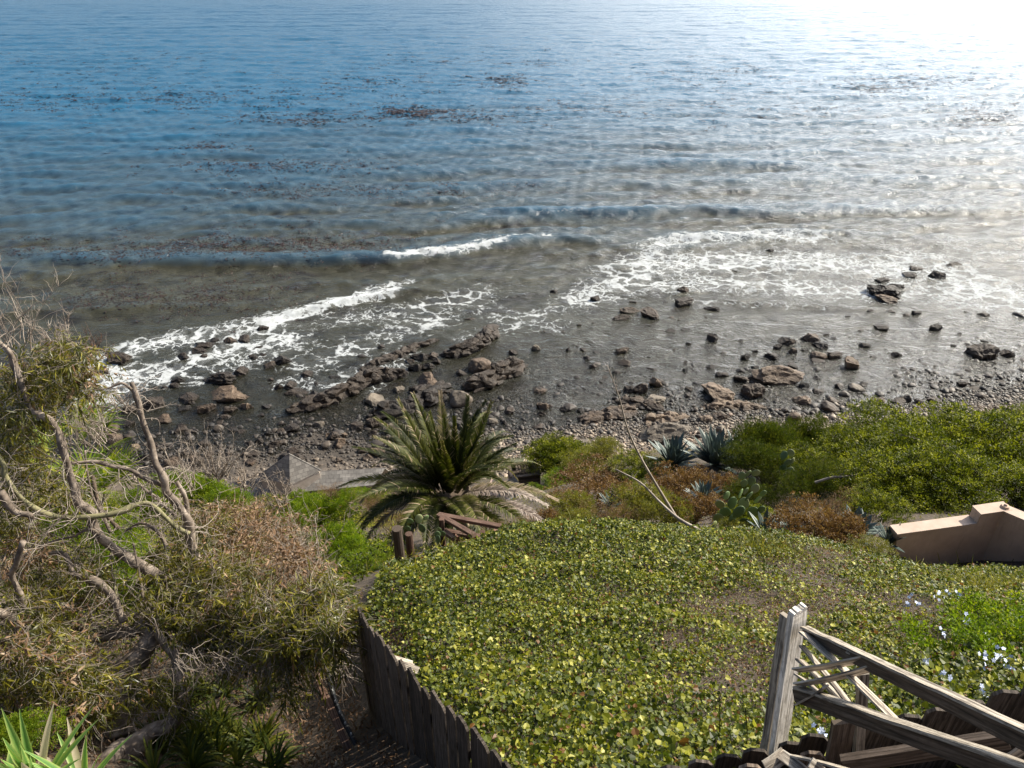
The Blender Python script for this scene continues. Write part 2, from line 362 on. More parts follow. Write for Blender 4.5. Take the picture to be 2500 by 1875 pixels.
for lam, amp, spread, cnt in ((13, .10, .12, 3), (7.5, .115, .22, 6), (4.6, .095, .4, 9), (3, .055, .6, 11), (1.9, .032, .9, 11), (1.2, .015, 1.3, 8)):
    for k in range(cnt):
        th = math.pi/2+.14+rw.normal()*spread; kk = 2*math.pi/(lam*(1+.25*rw.normal()*.6))
        WV.append((kk*math.cos(th), kk*math.sin(th), rw.rand()*6.28, amp/math.sqrt(cnt)*1.4, lam))
def wave(x, y):
    s = y-shore(x); calm = .10+.9*sst(6, 55, s); h = 0; wx = x+1.5*vnoise(p3(x*.06, y*.06)); wy = y+2.2*vnoise(p3(x*.05, y*.05, 7))
    for kx, ky, ph, am, lam in WV:
        q = np.sin(kx*wx+ky*wy+ph); h = h+am*(q+.25*(1-q*q)*np.sign(1))*(calm if lam > 2.5 else np.maximum(calm, .35))*np.exp(-np.maximum(y-150, 0)/(lam*90))
    for pts, am, wd in CREST:
        L = gline(pts); d, sg, par = seg_dist(x, y, L); env = np.sin(np.clip(par, 0, 1)*np.pi)**.4*(1+.25*vnoise(p3(x*.3, y*.3, 2)))
        side = np.where(sg > 0, wd*2.2, wd*.75)       # long back, steep face towards the shore
        h = h+am*env*np.exp(-(d/side)**2)-am*.3*env*np.exp(-((d-wd*1.6)/wd)**2)*(sg < 0)
    h = h+.022*fbm(p3(x*1.3, y*1.8), 3)*np.exp(-np.maximum(y-110, 0)/60)
    return h*np.clip(.22+.06*np.maximum(s, 0), .05, 1)
FOAM = [  # strokes: points, half width m, strength
 ([(945, 634), (1000, 627), (1100, 619), (1170, 607), (1230, 595)], .75, 1.5), ([(1165, 598), (1290, 580), (1340, 585)], .6, .75),
 ([(650, 788), (720, 768), (800, 745), (890, 728), (960, 715)], 1.0, 1.5), ([(880, 718), (960, 700), (1000, 690)], .8, .9),
 ([(560, 800), (620, 790), (700, 770)], 1.5, .8),
 ([(330, 850), (450, 825), (560, 815), (650, 805)], 2.0, .95), ([(250, 975), (330, 930), (450, 890), (600, 850), (700, 830)], 2.6, .9), ([(200, 900), (300, 930)], 2.6, 1.0),
 ([(480, 920), (600, 880), (700, 860)], 2.0, .62), ([(750, 890), (870, 850), (1000, 800), (1080, 770)], 2.5, .62), ([(700, 930), (800, 940), (900, 900), (1000, 870)], 1.6, .6),
 ([(820, 780), (950, 770), (1080, 740), (1180, 720)], 2.4, .6), ([(1100, 740), (1230, 770), (1350, 800)], 2.2, .52), ([(900, 960), (1000, 880)], .9, .6), ([(1150, 830), (1350, 760), (1430, 700)], 2.0, .5),
 ([(1420, 730), (1530, 690), (1620, 650)], 2.8, .85), ([(1600, 600), (1700, 585), (1850, 578), (1990, 582)], 2.0, 1.1), ([(1600, 640), (1800, 640), (2000, 640), (2200, 660)], 4.0, .95),
 ([(1500, 700), (1700, 690), (1900, 700), (2100, 715)], 3.0, .78), ([(2250, 640), (2350, 690), (2520, 740)], 5.0, .9), ([(2200, 700), (2400, 740), (2600, 730)], 4, .7), ([(2350, 600), (2600, 650)], 4, .6),
 ([(1650, 735), (1850, 745), (2050, 752)], .8, .5), ([(1300, 528), (1420, 523)], .5, .5), ([(2000, 523), (2150, 519), (2480, 515)], .5, .9), ([(1480, 660), (1600, 620)], 2, .7)]
def foamf(x, y):
    f = np.zeros(x.shape)
    for pts, wd, st in FOAM:
        d, sg, par = seg_dist(x, y, gline(pts)); f = np.maximum(f, st*np.exp(-(d/(wd*1.25))**2))
    return f+.07*sst(0, 5, y-shore(x))*(1-sst(40, 60, y))*(1+fbm(p3(x*.15, y*.15, 8), 2))
us = np.concatenate([-geo(.92, 40, 26)[::-1], np.linspace(-.86, .86, 560), geo(.92, 40, 26)])
yw = [34.0]
while yw[-1] < 9000: yw.append(yw[-1]+max(.19, (yw[-1]-70)*.0048+.19 if yw[-1] > 70 else .19)*(1 if yw[-1] < 420 else 6))
yw = np.array(yw); print('water rows', len(yw))
UU, YY = np.meshgrid(us, yw); XX = UU*(YY+24.5)
inner = (np.abs(UU) < .95) & (YY < 600)
H = np.zeros(XX.shape); Fm = np.zeros(XX.shape)
H[inner] = wave(XX[inner], YY[inner]); mk = inner & (YY < 115); Fm[mk] = foamf(XX[mk], YY[mk])
depth = np.maximum(H-height(XX, YY), -0.5)
m, t, b, o = newmat('sea_water')
g = nd(t, 'NewGeometry'); afm = nd(t, 'Attribute', attribute_name='foam'); adp = nd(t, 'Attribute', attribute_name='depth')
mp = nd(t, 'Mapping'); mp.inputs['Scale'].default_value = (.6, 1.0, 1); mp.inputs['Rotation'].default_value = (0, 0, -.1); t.links.new(g.outputs['Position'], mp.inputs[0])
r1 = noise(t, .55, 8, .62, mp.outputs[0], .6); r2 = noise(t, 3.2, 5, .6, mp.outputs[0], .8); r3 = noise(t, .05, 3, .5, mp.outputs[0])
hsum = math_(t, 'ADD', math_(t, 'MULTIPLY', r1.outputs[0], 1.0), math_(t, 'MULTIPLY', r2.outputs[0], .22))
bmp = nd(t, 'Bump'); bmp.inputs['Strength'].default_value = 1.0; bmp.inputs['Distance'].default_value = .5; t.links.new(hsum, bmp.inputs['Height'])
# lace of foam
nz = noise(t, .9, 5, .6, g.outputs['Position']); vm = nd(t, 'VectorMath', operation='MULTIPLY_ADD'); t.links.new(nz.outputs['Color'], vm.inputs[0]); vm.inputs[1].default_value = (2.6, 2.6, 0); t.links.new(g.outputs['Position'], vm.inputs[2])
mv = nd(t, 'Mapping'); mv.inputs['Scale'].default_value = (.75, 1.0, 0); t.links.new(vm.outputs[0], mv.inputs[0])
v1 = nd(t, 'TexVoronoi', feature='DISTANCE_TO_EDGE'); v1.inputs['Scale'].default_value = 1.1; t.links.new(mv.outputs[0], v1.inputs['Vector'])
v2 = nd(t, 'TexVoronoi', feature='DISTANCE_TO_EDGE'); v2.inputs['Scale'].default_value = 3.1; t.links.new(mv.outputs[0], v2.inputs['Vector'])
fn = noise(t, 1.1, 9, .75, g.outputs['Position'])
lace = math_(t, 'MINIMUM', math_(t, 'MULTIPLY', v1.outputs[0], 1.25), math_(t, 'ADD', math_(t, 'MULTIPLY', v2.outputs[0], 1.5), .11))
v0 = nd(t, 'TexVoronoi', feature='DISTANCE_TO_EDGE'); v0.inputs['Scale'].default_value = .5; t.links.new(mv.outputs[0], v0.inputs['Vector'])
bign = noise(t, .16, 3, .5, g.outputs['Position']); big = nd(t, 'Mix'); t.links.new(ramp(t, [(.42, (0, 0, 0)), (.58, (1, 1, 1))], bign.outputs[0]).outputs[0], big.inputs[0]); t.links.new(lace, big.inputs[2]); t.links.new(math_(t, 'MULTIPLY', v0.outputs[0], .9), big.inputs[3]); lace = big.outputs[0]
lace = math_(t, 'ADD', lace, math_(t, 'MULTIPLY', math_(t, 'SUBTRACT', fn.outputs[0], .5), .42))
ff = math_(t, 'MULTIPLY', math_(t, 'SUBTRACT', afm.outputs['Fac'], .29), .20)
foam = nd(t, 'MapRange', interpolation_type='SMOOTHSTEP'); t.links.new(math_(t, 'SUBTRACT', ff, lace), foam.inputs[0]); foam.inputs[1].default_value = -.05; foam.inputs[2].default_value = .06
film = math_(t, 'MULTIPLY', ramp(t, [(.42, (0, 0, 0)), (.68, (1, 1, 1))], fn.outputs[0]).outputs[0], math_(t, 'MULTIPLY', math_(t, 'SUBTRACT', afm.outputs['Fac'], .3, True), .45))
foamo = math_(t, 'MAXIMUM', math_(t, 'MULTIPLY', foam.outputs[0], math_(t, 'GREATER_THAN', afm.outputs['Fac'], .2)), film)
# water body: turbid brown inshore, blue green beyond
sxy = nd(t, 'SeparateXYZ'); t.links.new(g.outputs['Position'], sxy.inputs[0])
dm = nd(t, 'MapRange'); t.links.new(math_(t, 'ADD', adp.outputs['Fac'], math_(t, 'MULTIPLY', r3.outputs[0], 1.2)), dm.inputs[0]); dm.inputs[1].default_value = 1.8; dm.inputs[2].default_value = 4.1
weed = noise(t, .33, 7, .7, mp.outputs[0], .5); wd_ = ramp(t, [(.5, (0, 0, 0)), (.64, (1, 1, 1))], weed.outputs[0]).outputs[0]
inshore = mixc(t, math_(t, 'MULTIPLY', wd_, .75), (.050, .048, .030), (.014, .010, .008))
body = mixc(t, dm.outputs[0], inshore, mixc(t, math_(t, 'MULTIPLY', wd_, .2), (.022, .110, .195), (.014, .015, .017)))
df = nd(t, 'BsdfDiffuse'); t.links.new(body, df.inputs[0]); tp = nd(t, 'BsdfTransparent'); tp.inputs[0].default_value = (.78, .76, .68, 1)
op = nd(t, 'MapRange'); t.links.new(adp.outputs['Fac'], op.inputs[0]); op.inputs[1].default_value = .05; op.inputs[2].default_value = 1.3; op.inputs[3].default_value = .12; op.inputs[4].default_value = 1.0
ms = nd(t, 'MixShader'); t.links.new(op.outputs[0], ms.inputs[0]); t.links.new(tp.outputs[0], ms.inputs[1]); t.links.new(df.outputs[0], ms.inputs[2])
gl = nd(t, 'BsdfGlossy'); gl.inputs['Roughness'].default_value = .12; t.links.new(bmp.outputs[0], gl.inputs['Normal'])
rg = nd(t, 'MapRange'); t.links.new(sxy.outputs[1], rg.inputs[0]); rg.inputs[1].default_value = 70; rg.inputs[2].default_value = 350; rg.inputs[3].default_value = .17; rg.inputs[4].default_value = .29; t.links.new(rg.outputs[0], gl.inputs['Roughness'])
fr = nd(t, 'Fresnel'); fr.inputs['IOR'].default_value = 1.34; t.links.new(bmp.outputs[0], fr.inputs['Normal'])
mg = nd(t, 'MixShader'); t.links.new(fr.outputs[0], mg.inputs[0]); t.links.new(ms.outputs[0], mg.inputs[1]); t.links.new(gl.outputs[0], mg.inputs[2])
fd = nd(t, 'BsdfDiffuse'); t.links.new(ramp(t, [(.3, (.26, .27, .26)), (.62, (.56, .58, .58))], fn.outputs[0]).outputs[0], fd.inputs[0])
mf = nd(t, 'MixShader'); t.links.new(foamo, mf.inputs[0]); t.links.new(mg.outputs[0], mf.inputs[1]); t.links.new(fd.outputs[0], mf.inputs[2])
t.links.new(mf.outputs[0], o.inputs[0]); t.nodes.remove(b)
sea = link('water', mesh_np('water', np.stack([XX, YY, H], -1).reshape(-1, 3), quads=gquads(len(us), len(yw)), smooth=True, attrs={'foam': Fm.ravel(), 'depth': depth.ravel()}), m); sea['kind'] = 'structure'
# ------------------------------------------------------------------ rocks
def rockmat(name, dark, mid, light, rough=.6, tide=True):
    m, t, b, o = newmat(name); tc = nd(t, 'TexCoord'); oi = nd(t, 'ObjectInfo'); g = nd(t, 'NewGeometry')
    n = noise(t, 1.6, 9, .68, g.outputs['Position']); n2 = noise(t, 7, 6, .65, g.outputs['Position'])
    f = math_(t, 'ADD', math_(t, 'MULTIPLY', n.outputs[0], .8), math_(t, 'ADD', math_(t, 'MULTIPLY', oi.outputs['Random'], .34), -.08))
    r = ramp(t, [(.3, dark), (.55, mid), (.8, light)], f)
    sx = nd(t, 'SeparateXYZ'); t.links.new(g.outputs['Position'], sx.inputs[0])
    wet = nd(t, 'MapRange'); t.links.new(math_(t, 'ADD', sx.outputs[2], math_(t, 'MULTIPLY', n2.outputs[0], .25)), wet.inputs[0]); wet.inputs[1].default_value = .15; wet.inputs[2].default_value = .5; wet.inputs[3].default_value = .42; wet.inputs[4].default_value = 1
    hv = nd(t, 'HueSaturation'); t.links.new(wet.outputs[0], hv.inputs['Value']); t.links.new(r.outputs[0], hv.inputs['Color'])
    t.links.new(hv.outputs[0], b.inputs['Base Color']); b.inputs['Roughness'].default_value = rough; b.inputs['Specular IOR Level'].default_value = .35
    h = math_(t, 'ADD', n.outputs[0], math_(t, 'MULTIPLY', n2.outputs[0], .5)); bump(t, h, 1.0, .16, b.inputs['Normal']); return m
M_rock = rockmat('dark_rock', (.014, .010, .007), (.040, .027, .017), (.095, .064, .040))
M_brown = rockmat('brown_rock', (.045, .031, .021), (.12, .080, .050), (.22, .16, .105))
M_pale = rockmat('pale_rock', (.08, .063, .046), (.17, .138, .10), (.30, .25, .19))
def ico(sub):
    import bmesh
    bm = bmesh.new(); bmesh.ops.create_icosphere(bm, subdivisions=sub, radius=1); bm.verts.ensure_lookup_table()
    V = np.array([v.co[:] for v in bm.verts]); F = np.array([[v.index for v in f.verts] for f in bm.faces]); bm.free(); return V, F
IV4, IF4 = ico(5); IV1, IF1 = ico(2); IV3, IF3 = ico(4)
def rockpts(V, r, ang=1.0, ncut=14, rough=.06, strata=0.0):
    P = V.copy(); N = nrm(r.normal(size=(ncut, 3)))
    for n in N:
        d = r.uniform(.5, .85)*(1 if ang > .5 else 1.1); k = P@n-d; P = P-np.maximum(k, 0)[:, None]*n*ang
    off = r.rand(3)*50
    P = P*(1+.14*fbm(V*1.3+off, 3)+rough*fbm(V*5+off, 3))[:, None]
    if strata: P[:, :2] *= (1+strata*np.sign(np.sin(P[:, 2:3]*14+off[0]))*.5)
    return P
IV2, IF2 = ico(3)
ROCKM = {}
rr = np.random.RandomState(5)
for k in range(10): ROCKM['ang', k] = mesh_np('rock', rockpts(IV4, rr, 1, 16, .09), tris=IF4)
for k in range(4): ROCKM['round', k] = mesh_np('rock', rockpts(IV4, rr, .75, 7, .03), tris=IF4, smooth=True)
for k in range(4): ROCKM['flat', k] = mesh_np('rock', rockpts(IV4, rr, 1, 16, .10, .12), tris=IF4)
for k in range(12): ROCKM['small', k] = mesh_np('rock', rockpts(IV3, rr, 1, 12, .07), tris=IF3)
_mm = {}
def rock(px, py, wpx, hpx, kind='ang', mat=None, label=None, group=None, rot=None, idx=None):
    """rock seen centred at (px,py), wpx by hpx pixels"""
    mat = mat or M_rock; base = hit(px, py+hpx*.28, 0)[0]
    if base[2] < 0: base = G(px, py+hpx*.28, 0.0)
    _, _, t = proj(base); wd = wpx*t/FPX/2; gz = float(hfast(base[0], base[1]))
    hh = max(hpx*t/FPX*.62, .12); hh = min(hh, wd*1.5); dp = max(min(wd*.9, hpx*t/FPX*1.1), .15)
    key = (kind, idx if idx is not None else rr.randint({'ang': 10, 'round': 4, 'flat': 4, 'small': 12}[kind]), mat.name)
    if key not in _mm:
        me = ROCKM[key[:2]].copy(); me.materials.append(mat); _mm[key] = me
    o = bpy.data.objects.new('rock', _mm[key]); C.objects.link(o)
    o.scale = (wd*1.12, dp*1.1, hh*1.0); o.rotation_euler = (rr.normal()*.12, rr.normal()*.12, rr.choice([0, math.pi])+rr.normal()*.3 if rot is None else rot)
    o.location = (float(base[0]), float(base[1]), max(gz, -.12)+hh*.25)
    tag(o, label, 'rock', group); return o
def c4(x, y, w_, h_): return (1300+x*.5425, 600+y*.5425, w_*.5425, h_*.5425)
def c3(x, y, w_, h_): return (600+x*.3617, 800+y*.3617, w_*.3617, h_*.3617)
def c1(x, y, w_, h_): return (x*.4069, 600+y*.4069, w_*.4069, h_*.4069)
NAMED = [
 (c3(1585, 240, 150, 110), 'round', M_brown, 'rounded rust brown boulder at the seaward side of the rock pool above the palm'),
 (c3(1600, 282, 95, 34), 'round', M_rock, 'small smooth stone leaning on the foot of the rust brown boulder'),
 (c3(1245, 350, 165, 95), 'ang', M_brown, 'flat topped brown block standing at the left end of the rock pool'),
 (c3(1448, 468, 145, 120), 'round', M_pale, 'pale round boulder at the end of the ledge directly above the palm fronds'),
 (c3(875, 470, 145, 65), 'round', M_pale, 'smooth oval grey boulder lying in the pool between two ledges'),
 (c3(888, 512, 70, 52), 'round', M_pale, 'rounded grey stone in front of the smooth oval boulder'),
 (c3(922, 542, 75, 38), 'round', M_pale, 'little pale cobbles wedged beside the oval boulder in the pool'),
 (c3(1040, 408, 90, 50), 'flat', M_pale, 'pale tilted slab in the pool in front of the brown block'),
 (c3(370, 510, 48, 45), 'round', M_pale, 'small pale cobble perched on the long ledge'),
 (c3(1455, 296, 76, 46), 'round', M_rock, 'dark oval rock alone in the middle of the rock pool'),
 (c3(490, 645, 76, 46), 'round', M_pale, 'light brown stone just below the left end of the long ledge'),
 (c3(855, 630, 112, 84), 'ang', M_rock, 'squarish dark block at the left foot of the middle ledge'),
 (c3(755, 655, 122, 62), 'ang', M_rock, 'low jagged rock left of the squarish block below the middle ledge'),
 (c3(1010, 675, 132, 66), 'flat', M_pale, 'flat greyish slab on the wet gravel left above the palm'),
 (c3(1240, 250, 92, 72), 'ang', M_rock, 'dark angular rock behind the brown block, right one of the pair'),
 (c3(1155, 260, 100, 62), 'ang', M_rock, 'dark angular rock behind the brown block, left one of the pair'),
 (c3(1190, 190, 132, 60), 'ang', M_rock, 'long dark boulder at the seaward edge of the rock cluster'),
 (c3(1115, 216, 82, 52), 'ang', M_rock, 'blocky dark rock at the left end of the cluster by the foam'),
 (c3(1262, 180, 92, 60), 'ang', M_rock, 'upright dark rock at the top of the cluster by the foam'),
 (c3(1290, 216, 62, 50), 'ang', M_rock, 'small dark rock filling the right side of the cluster by the foam'),
 (c3(250, 215, 122, 72), 'ang', M_rock, 'dark boulder with foam running behind it, left of the long ledge'),
 (c3(165, 245, 102, 46), 'flat', M_rock, 'low flat rock touching the left side of the foam washed boulder'),
 (c3(410, 300, 96, 46), 'ang', M_rock, 'low pointed dark rock in thin foam above the long ledge'),
 (c3(300, 378, 102, 62), 'ang', M_rock, 'larger block of the pair standing left of the long ledge'),
 (c3(225, 392, 62, 58), 'ang', M_rock, 'smaller block of the pair standing left of the long ledge'),
 (c3(465, 436, 66, 46), 'ang', M_rock, 'dark rock touching the seaward side of the long ledge'),
 (c3(340, 425, 180, 40), 'flat', M_rock, 'wide flat rock awash just behind the long ledge'),
 (c3(915, 118, 76, 36), 'ang', M_rock, 'small dark rock alone in the lace of foam above the ledges'),
 (c3(90, 128, 100, 24), 'flat', M_rock, 'thin flat dark rock showing through the left foam'),
 (c3(1805, 155, 76, 52), 'ang', M_rock, 'dark rock in grey water to the right of the pool'),
 (c3(1960, 130, 72, 50), 'flat', M_pale, 'slanting pale slab in shallow water right of the pool'),
 (c3(1978, 412, 92, 36), 'flat', M_brown, 'flat brown rock in calm water right of the near ledge'),
 (c3(1775, 550, 86, 46), 'ang', M_brown, 'brown wedge shaped rock to the right of the palm top'),
 (c3(2018, 520, 96, 56), 'ang', M_brown, 'tilted brown rock standing in the shallows, left of two'),
 (c3(2148, 545, 56, 44), 'ang', M_brown, 'brown rock standing in the shallows, right of two'),
 (c3(1665, 625, 72, 46), 'round', M_pale, 'pale stone at the water edge close right of the palm top'),
 (c1(905, 935, 150, 85), 'ang', M_rock, 'big dark boulder behind the broken top of the bare limb'),
 (c1(770, 975, 100, 62), 'ang', M_rock, 'boulder half hidden behind the broken bare limb'),
 (c1(1130, 912, 146, 60), 'ang', M_rock, 'low black boulder between the bare limb and the long brown block'),
 (c1(1385, 885, 252, 82), 'ang', M_brown, 'long brown block of rock at the lower edge of the foam'),
 (c1(1235, 965, 106, 66), 'ang', M_brown, 'rounded brown rock in front of the long brown block'),
 (c1(1105, 970, 96, 34), 'flat', M_rock, 'flat dark rock at the left of the rounded brown rock'),
 (c1(1485, 955, 76, 50), 'ang', M_brown, 'rock below the right end of the long brown block'),
 (c1(1380, 975, 82, 46), 'ang', M_rock, 'dark rock below the middle of the long brown block'),
 (c1(1000, 1035, 100, 50), 'ang', M_brown, 'brown rock alone in dark wet gravel to the right of the bare limb'),
 (c1(705, 665, 162, 74), 'ang', M_rock, 'large dark rock at the left end of the breaking foam'),
 (c1(595, 740, 102, 62), 'ang', M_rock, 'dark rock at the edge of the twiggy bush in the left foam'),
 (c1(1230, 592, 142, 42), 'flat', M_rock, 'long low rock in the left foam, uppermost of the stack'),
 (c1(1110, 660, 82, 52), 'ang', M_rock, 'dark rock in the left foam, lower left of the stack'),
 (c1(1200, 622, 132, 48), 'ang', M_rock, 'dark broken rock in the middle of the foam stack'),
 (c1(1383, 567, 76, 46), 'ang', M_rock, 'round topped dark rock right of the foam stack'),
 (c1(1475, 555, 102, 44), 'ang', M_rock, 'broad dark rock at the right end of the row in the left foam'),
 (c1(1565, 492, 86, 36), 'ang', M_rock, 'dark rock under the curling white wave'),
 (c1(1330, 782, 192, 68), 'flat', M_rock, 'long slanting slab of rock crossing the left foam'),
 (c1(1445, 742, 102, 60), 'ang', M_rock, 'dark rock at the upper end of the long slanting slab'),
 (c1(1070, 800, 82, 52), 'ang', M_rock, 'dark rock in the left foam directly right of the broken limb top'),
 (c1(665, 1090, 92, 50), 'round', M_brown, 'brown stone behind the tan twigs of the left tree, upper one'),
 (c1(680, 1145, 112, 50), 'round', M_brown, 'brown stone behind the tan twigs of the left tree, lower one'),
 (c4(845, 650, 182, 84), 'ang', M_brown, 'broad flat topped brown rock in the calm water at right centre'),
 (c4(982, 645, 112, 72), 'ang', M_rock, 'dark layered rock touching the broad flat topped brown rock'),
 (c4(1105, 580, 196, 72), 'flat', M_brown, 'long pale topped slab rock in the calm water right of centre'),
 (c4(995, 592, 66, 34), 'round', M_rock, 'small dark rock at the left foot of the long slab rock'),
 (c4(558, 607, 66, 62), 'ang', M_brown, 'upright brown block next to the tall flower stalk'),
 (c4(490, 640, 72, 52), 'ang', M_rock, 'dark rock between the flower stalk and the upright brown block'),
 (c4(430, 640, 56, 42), 'ang', M_rock, 'slanted rock just right of the flower stalk'),
 (c4(545, 684, 88, 34), 'flat', M_pale, 'flat pale slab on the wet shore right of the flower stalk'),
 (c4(600, 845, 190, 78), 'flat', M_pale, 'large flat tan slab lying on the cobbles above the agaves'),
 (c4(1335, 720, 86, 46), 'round', M_brown, 'big rounded brown boulder on the cobble bank at right'),
 (c4(1348, 693, 50, 28), 'round', M_brown, 'rounded boulder just behind the big one on the cobble bank'),
 (c4(1545, 698, 66, 40), 'round', M_brown, 'squarish tan boulder at the water edge over the green bank'),
 (c4(1685, 684, 42, 34), 'round', M_rock, 'round dark boulder at the water edge over the green bank'),
 (c4(1172, 768, 66, 48), 'round', M_brown, 'round tan boulder among cobbles behind the green hedge top'),
 (c4(1132, 740, 46, 32), 'ang', M_rock, 'dark boulder left above the round tan boulder'),
 (c4(850, 826, 50, 36), 'round', M_pale, 'pale stone on the cobbles right of the large tan slab'),
 (c4(655, 754, 46, 34), 'ang', M_rock, 'dark cube like rock at the edge of the cobble beach'),
 (c4(780, 778, 72, 28), 'flat', M_brown, 'flat brown stone at the cobble edge right of centre'),
 (c4(850, 765, 72, 36), 'ang', M_brown, 'brown rock on the wet edge below the broad flat rock'),
 (c4(830, 711, 56, 28), 'ang', M_brown, 'brown rock at the foot of the broad flat topped rock'),
 (c4(1210, 690, 92, 34), 'flat', M_brown, 'thin brown plate of rock awash left of the rounded boulders'),
 (c4(1243, 408, 86, 52), 'ang', M_brown, 'rounded top rock at the head of the right hand rock cluster'),
 (c4(1300, 440, 82, 44), 'ang', M_rock, 'dark sloping rock right below the head of the right cluster'),
 (c4(1150, 425, 82, 42), 'ang', M_rock, 'ragged dark rock left of the head of the right cluster'),
 (c4(1105, 452, 40, 30), 'ang', M_rock, 'small round dark rock at the left tip of the right cluster'),
 (c4(1167, 468, 46, 42), 'ang', M_rock, 'dark stump of rock below the ragged rock in the right cluster'),
 (c4(1085, 490, 82, 30), 'flat', M_rock, 'low flat rock at the lower left of the right cluster'),
 (c4(1287, 487, 66, 40), 'round', M_brown, 'smooth brown rock in the middle of the right cluster'),
 (c4(1355, 484, 76, 38), 'ang', M_rock, 'dark rock between the smooth brown and the ribbed rock'),
 (c4(1430, 522, 76, 72), 'ang', M_brown, 'ribbed brown pyramid of rock at the right end of the cluster'),
 (c4(1170, 536, 56, 32), 'ang', M_rock, 'dark rock between the right cluster and the long slab'),
 (c4(805, 403, 62, 60), 'ang', M_rock, 'tall square dark rock alone in the middle right water'),
 (c4(400, 466, 66, 38), 'ang', M_rock, 'low dark rock with brown top, alone left of the square rock'),
 (c4(283, 233, 52, 36), 'ang', M_rock, 'dark rock at the left end of the upper right foam'),
 (c4(670, 200, 72, 32), 'flat', M_rock, 'flat rock in foam, upper of the two in the right middle'),
 (c4(675, 245, 96, 46), 'ang', M_rock, 'dark rock in foam, lower of the two in the right middle'),
 (c4(806, 280, 82, 22), 'flat', M_rock, 'flat oval rock just breaking the surface right of the foam pair'),
 (c4(530, 300, 102, 50), 'ang', M_rock, 'biggest dark rock of the low group below the upper right foam'),
 (c4(440, 290, 82, 30), 'flat', M_rock, 'low ledge rock left of the biggest in the low group'),
 (c4(400, 322, 82, 26), 'flat', M_rock, 'flat dark rock at the lower left of the low group'),
 (c4(1580, 200, 170, 56), 'flat', M_rock, 'wide brown reef rock ringed by foam at upper right'),
 (c4(1600, 232, 110, 44), 'ang', M_brown, 'pointed lower end of the reef rock ringed by foam'),
 (c4(1575, 150, 84, 24), 'flat', M_rock, 'flat rock seaward of the wide reef rock'),
 (c4(1642, 176, 82, 38), 'ang', M_rock, 'dark rock on the right shoulder of the wide reef rock'),
 (c4(1697, 128, 72, 30), 'ang', M_rock, 'dark rock in foam between the reef rock and the peaked rock'),
 (c4(1715, 97, 76, 24), 'flat', M_rock, 'slanted flat rock in foam left above the peaked rock'),
 (c4(1812, 125, 82, 50), 'ang', M_rock, 'peaked dark rock standing in the bright foam at upper right'),
 (c4(1898, 84, 66, 24), 'flat', M_rock, 'low dark rock farthest right in the bright foam'),
 (c4(2010, 468, 142, 64), 'ang', M_rock, 'large dark boulder at the right side of the calm water'),
 (c4(2140, 481, 62, 42), 'ang', M_rock, 'round dark boulder to the right of the large dark boulder'),
 (c4(1570, 362, 76, 38), 'ang', M_rock, 'broad dark rock under the foam band at right, left of two'),
 (c4(1816, 365, 56, 38), 'ang', M_rock, 'dark rock under the foam band at right, right of two'),
 (c4(1725, 297, 52, 28), 'ang', M_rock, 'small dark rock at the lower rim of the right foam'),
 (c4(1933, 617, 50, 34), 'ang', M_rock, 'dark rock near the right end of the beach'),
 (c4(1640, 486, 48, 30), 'ang', M_rock, 'lone dark rock between the ribbed pyramid and the large boulder'),
 (c4(1495, 442, 46, 28), 'round', M_rock, 'round dark rock right above the ribbed pyramid'),
 (c4(1455, 630, 72, 32), 'round', M_pale, 'flat pale topped stone at right, in water close to the beach'),
 (c4(1378, 627, 46, 34), 'ang', M_rock, 'dark rock left beside the flat pale topped stone'),
 (c4(1222, 621, 44, 34), 'round', M_rock, 'round dark rock right of the long slab rock'),
 (c4(1278, 647, 52, 24), 'flat', M_rock, 'flat rock below right of the round dark rock'),
 (c4(853, 572, 54, 26), 'round', M_rock, 'low black rock above the broad flat topped brown rock'),
 (c4(958, 495, 42, 46), 'ang', M_rock, 'upright black rock above the small rocks at centre right'),
 (c4(1810, 690, 72, 30), 'flat', M_rock, 'flat dark rock on the beach edge under the right foam'),
 (c4(700, 636, 44, 32), 'ang', M_rock, 'dark rock in open water left of the broad flat rock, upper'),
 (c4(696, 668, 40, 24), 'ang', M_rock, 'dark rock in open water left of the broad flat rock, lower'),
 (c4(235, 887, 62, 44), 'round', M_pale, 'grey boulder on the cobbles left of the flower stalk'),
]
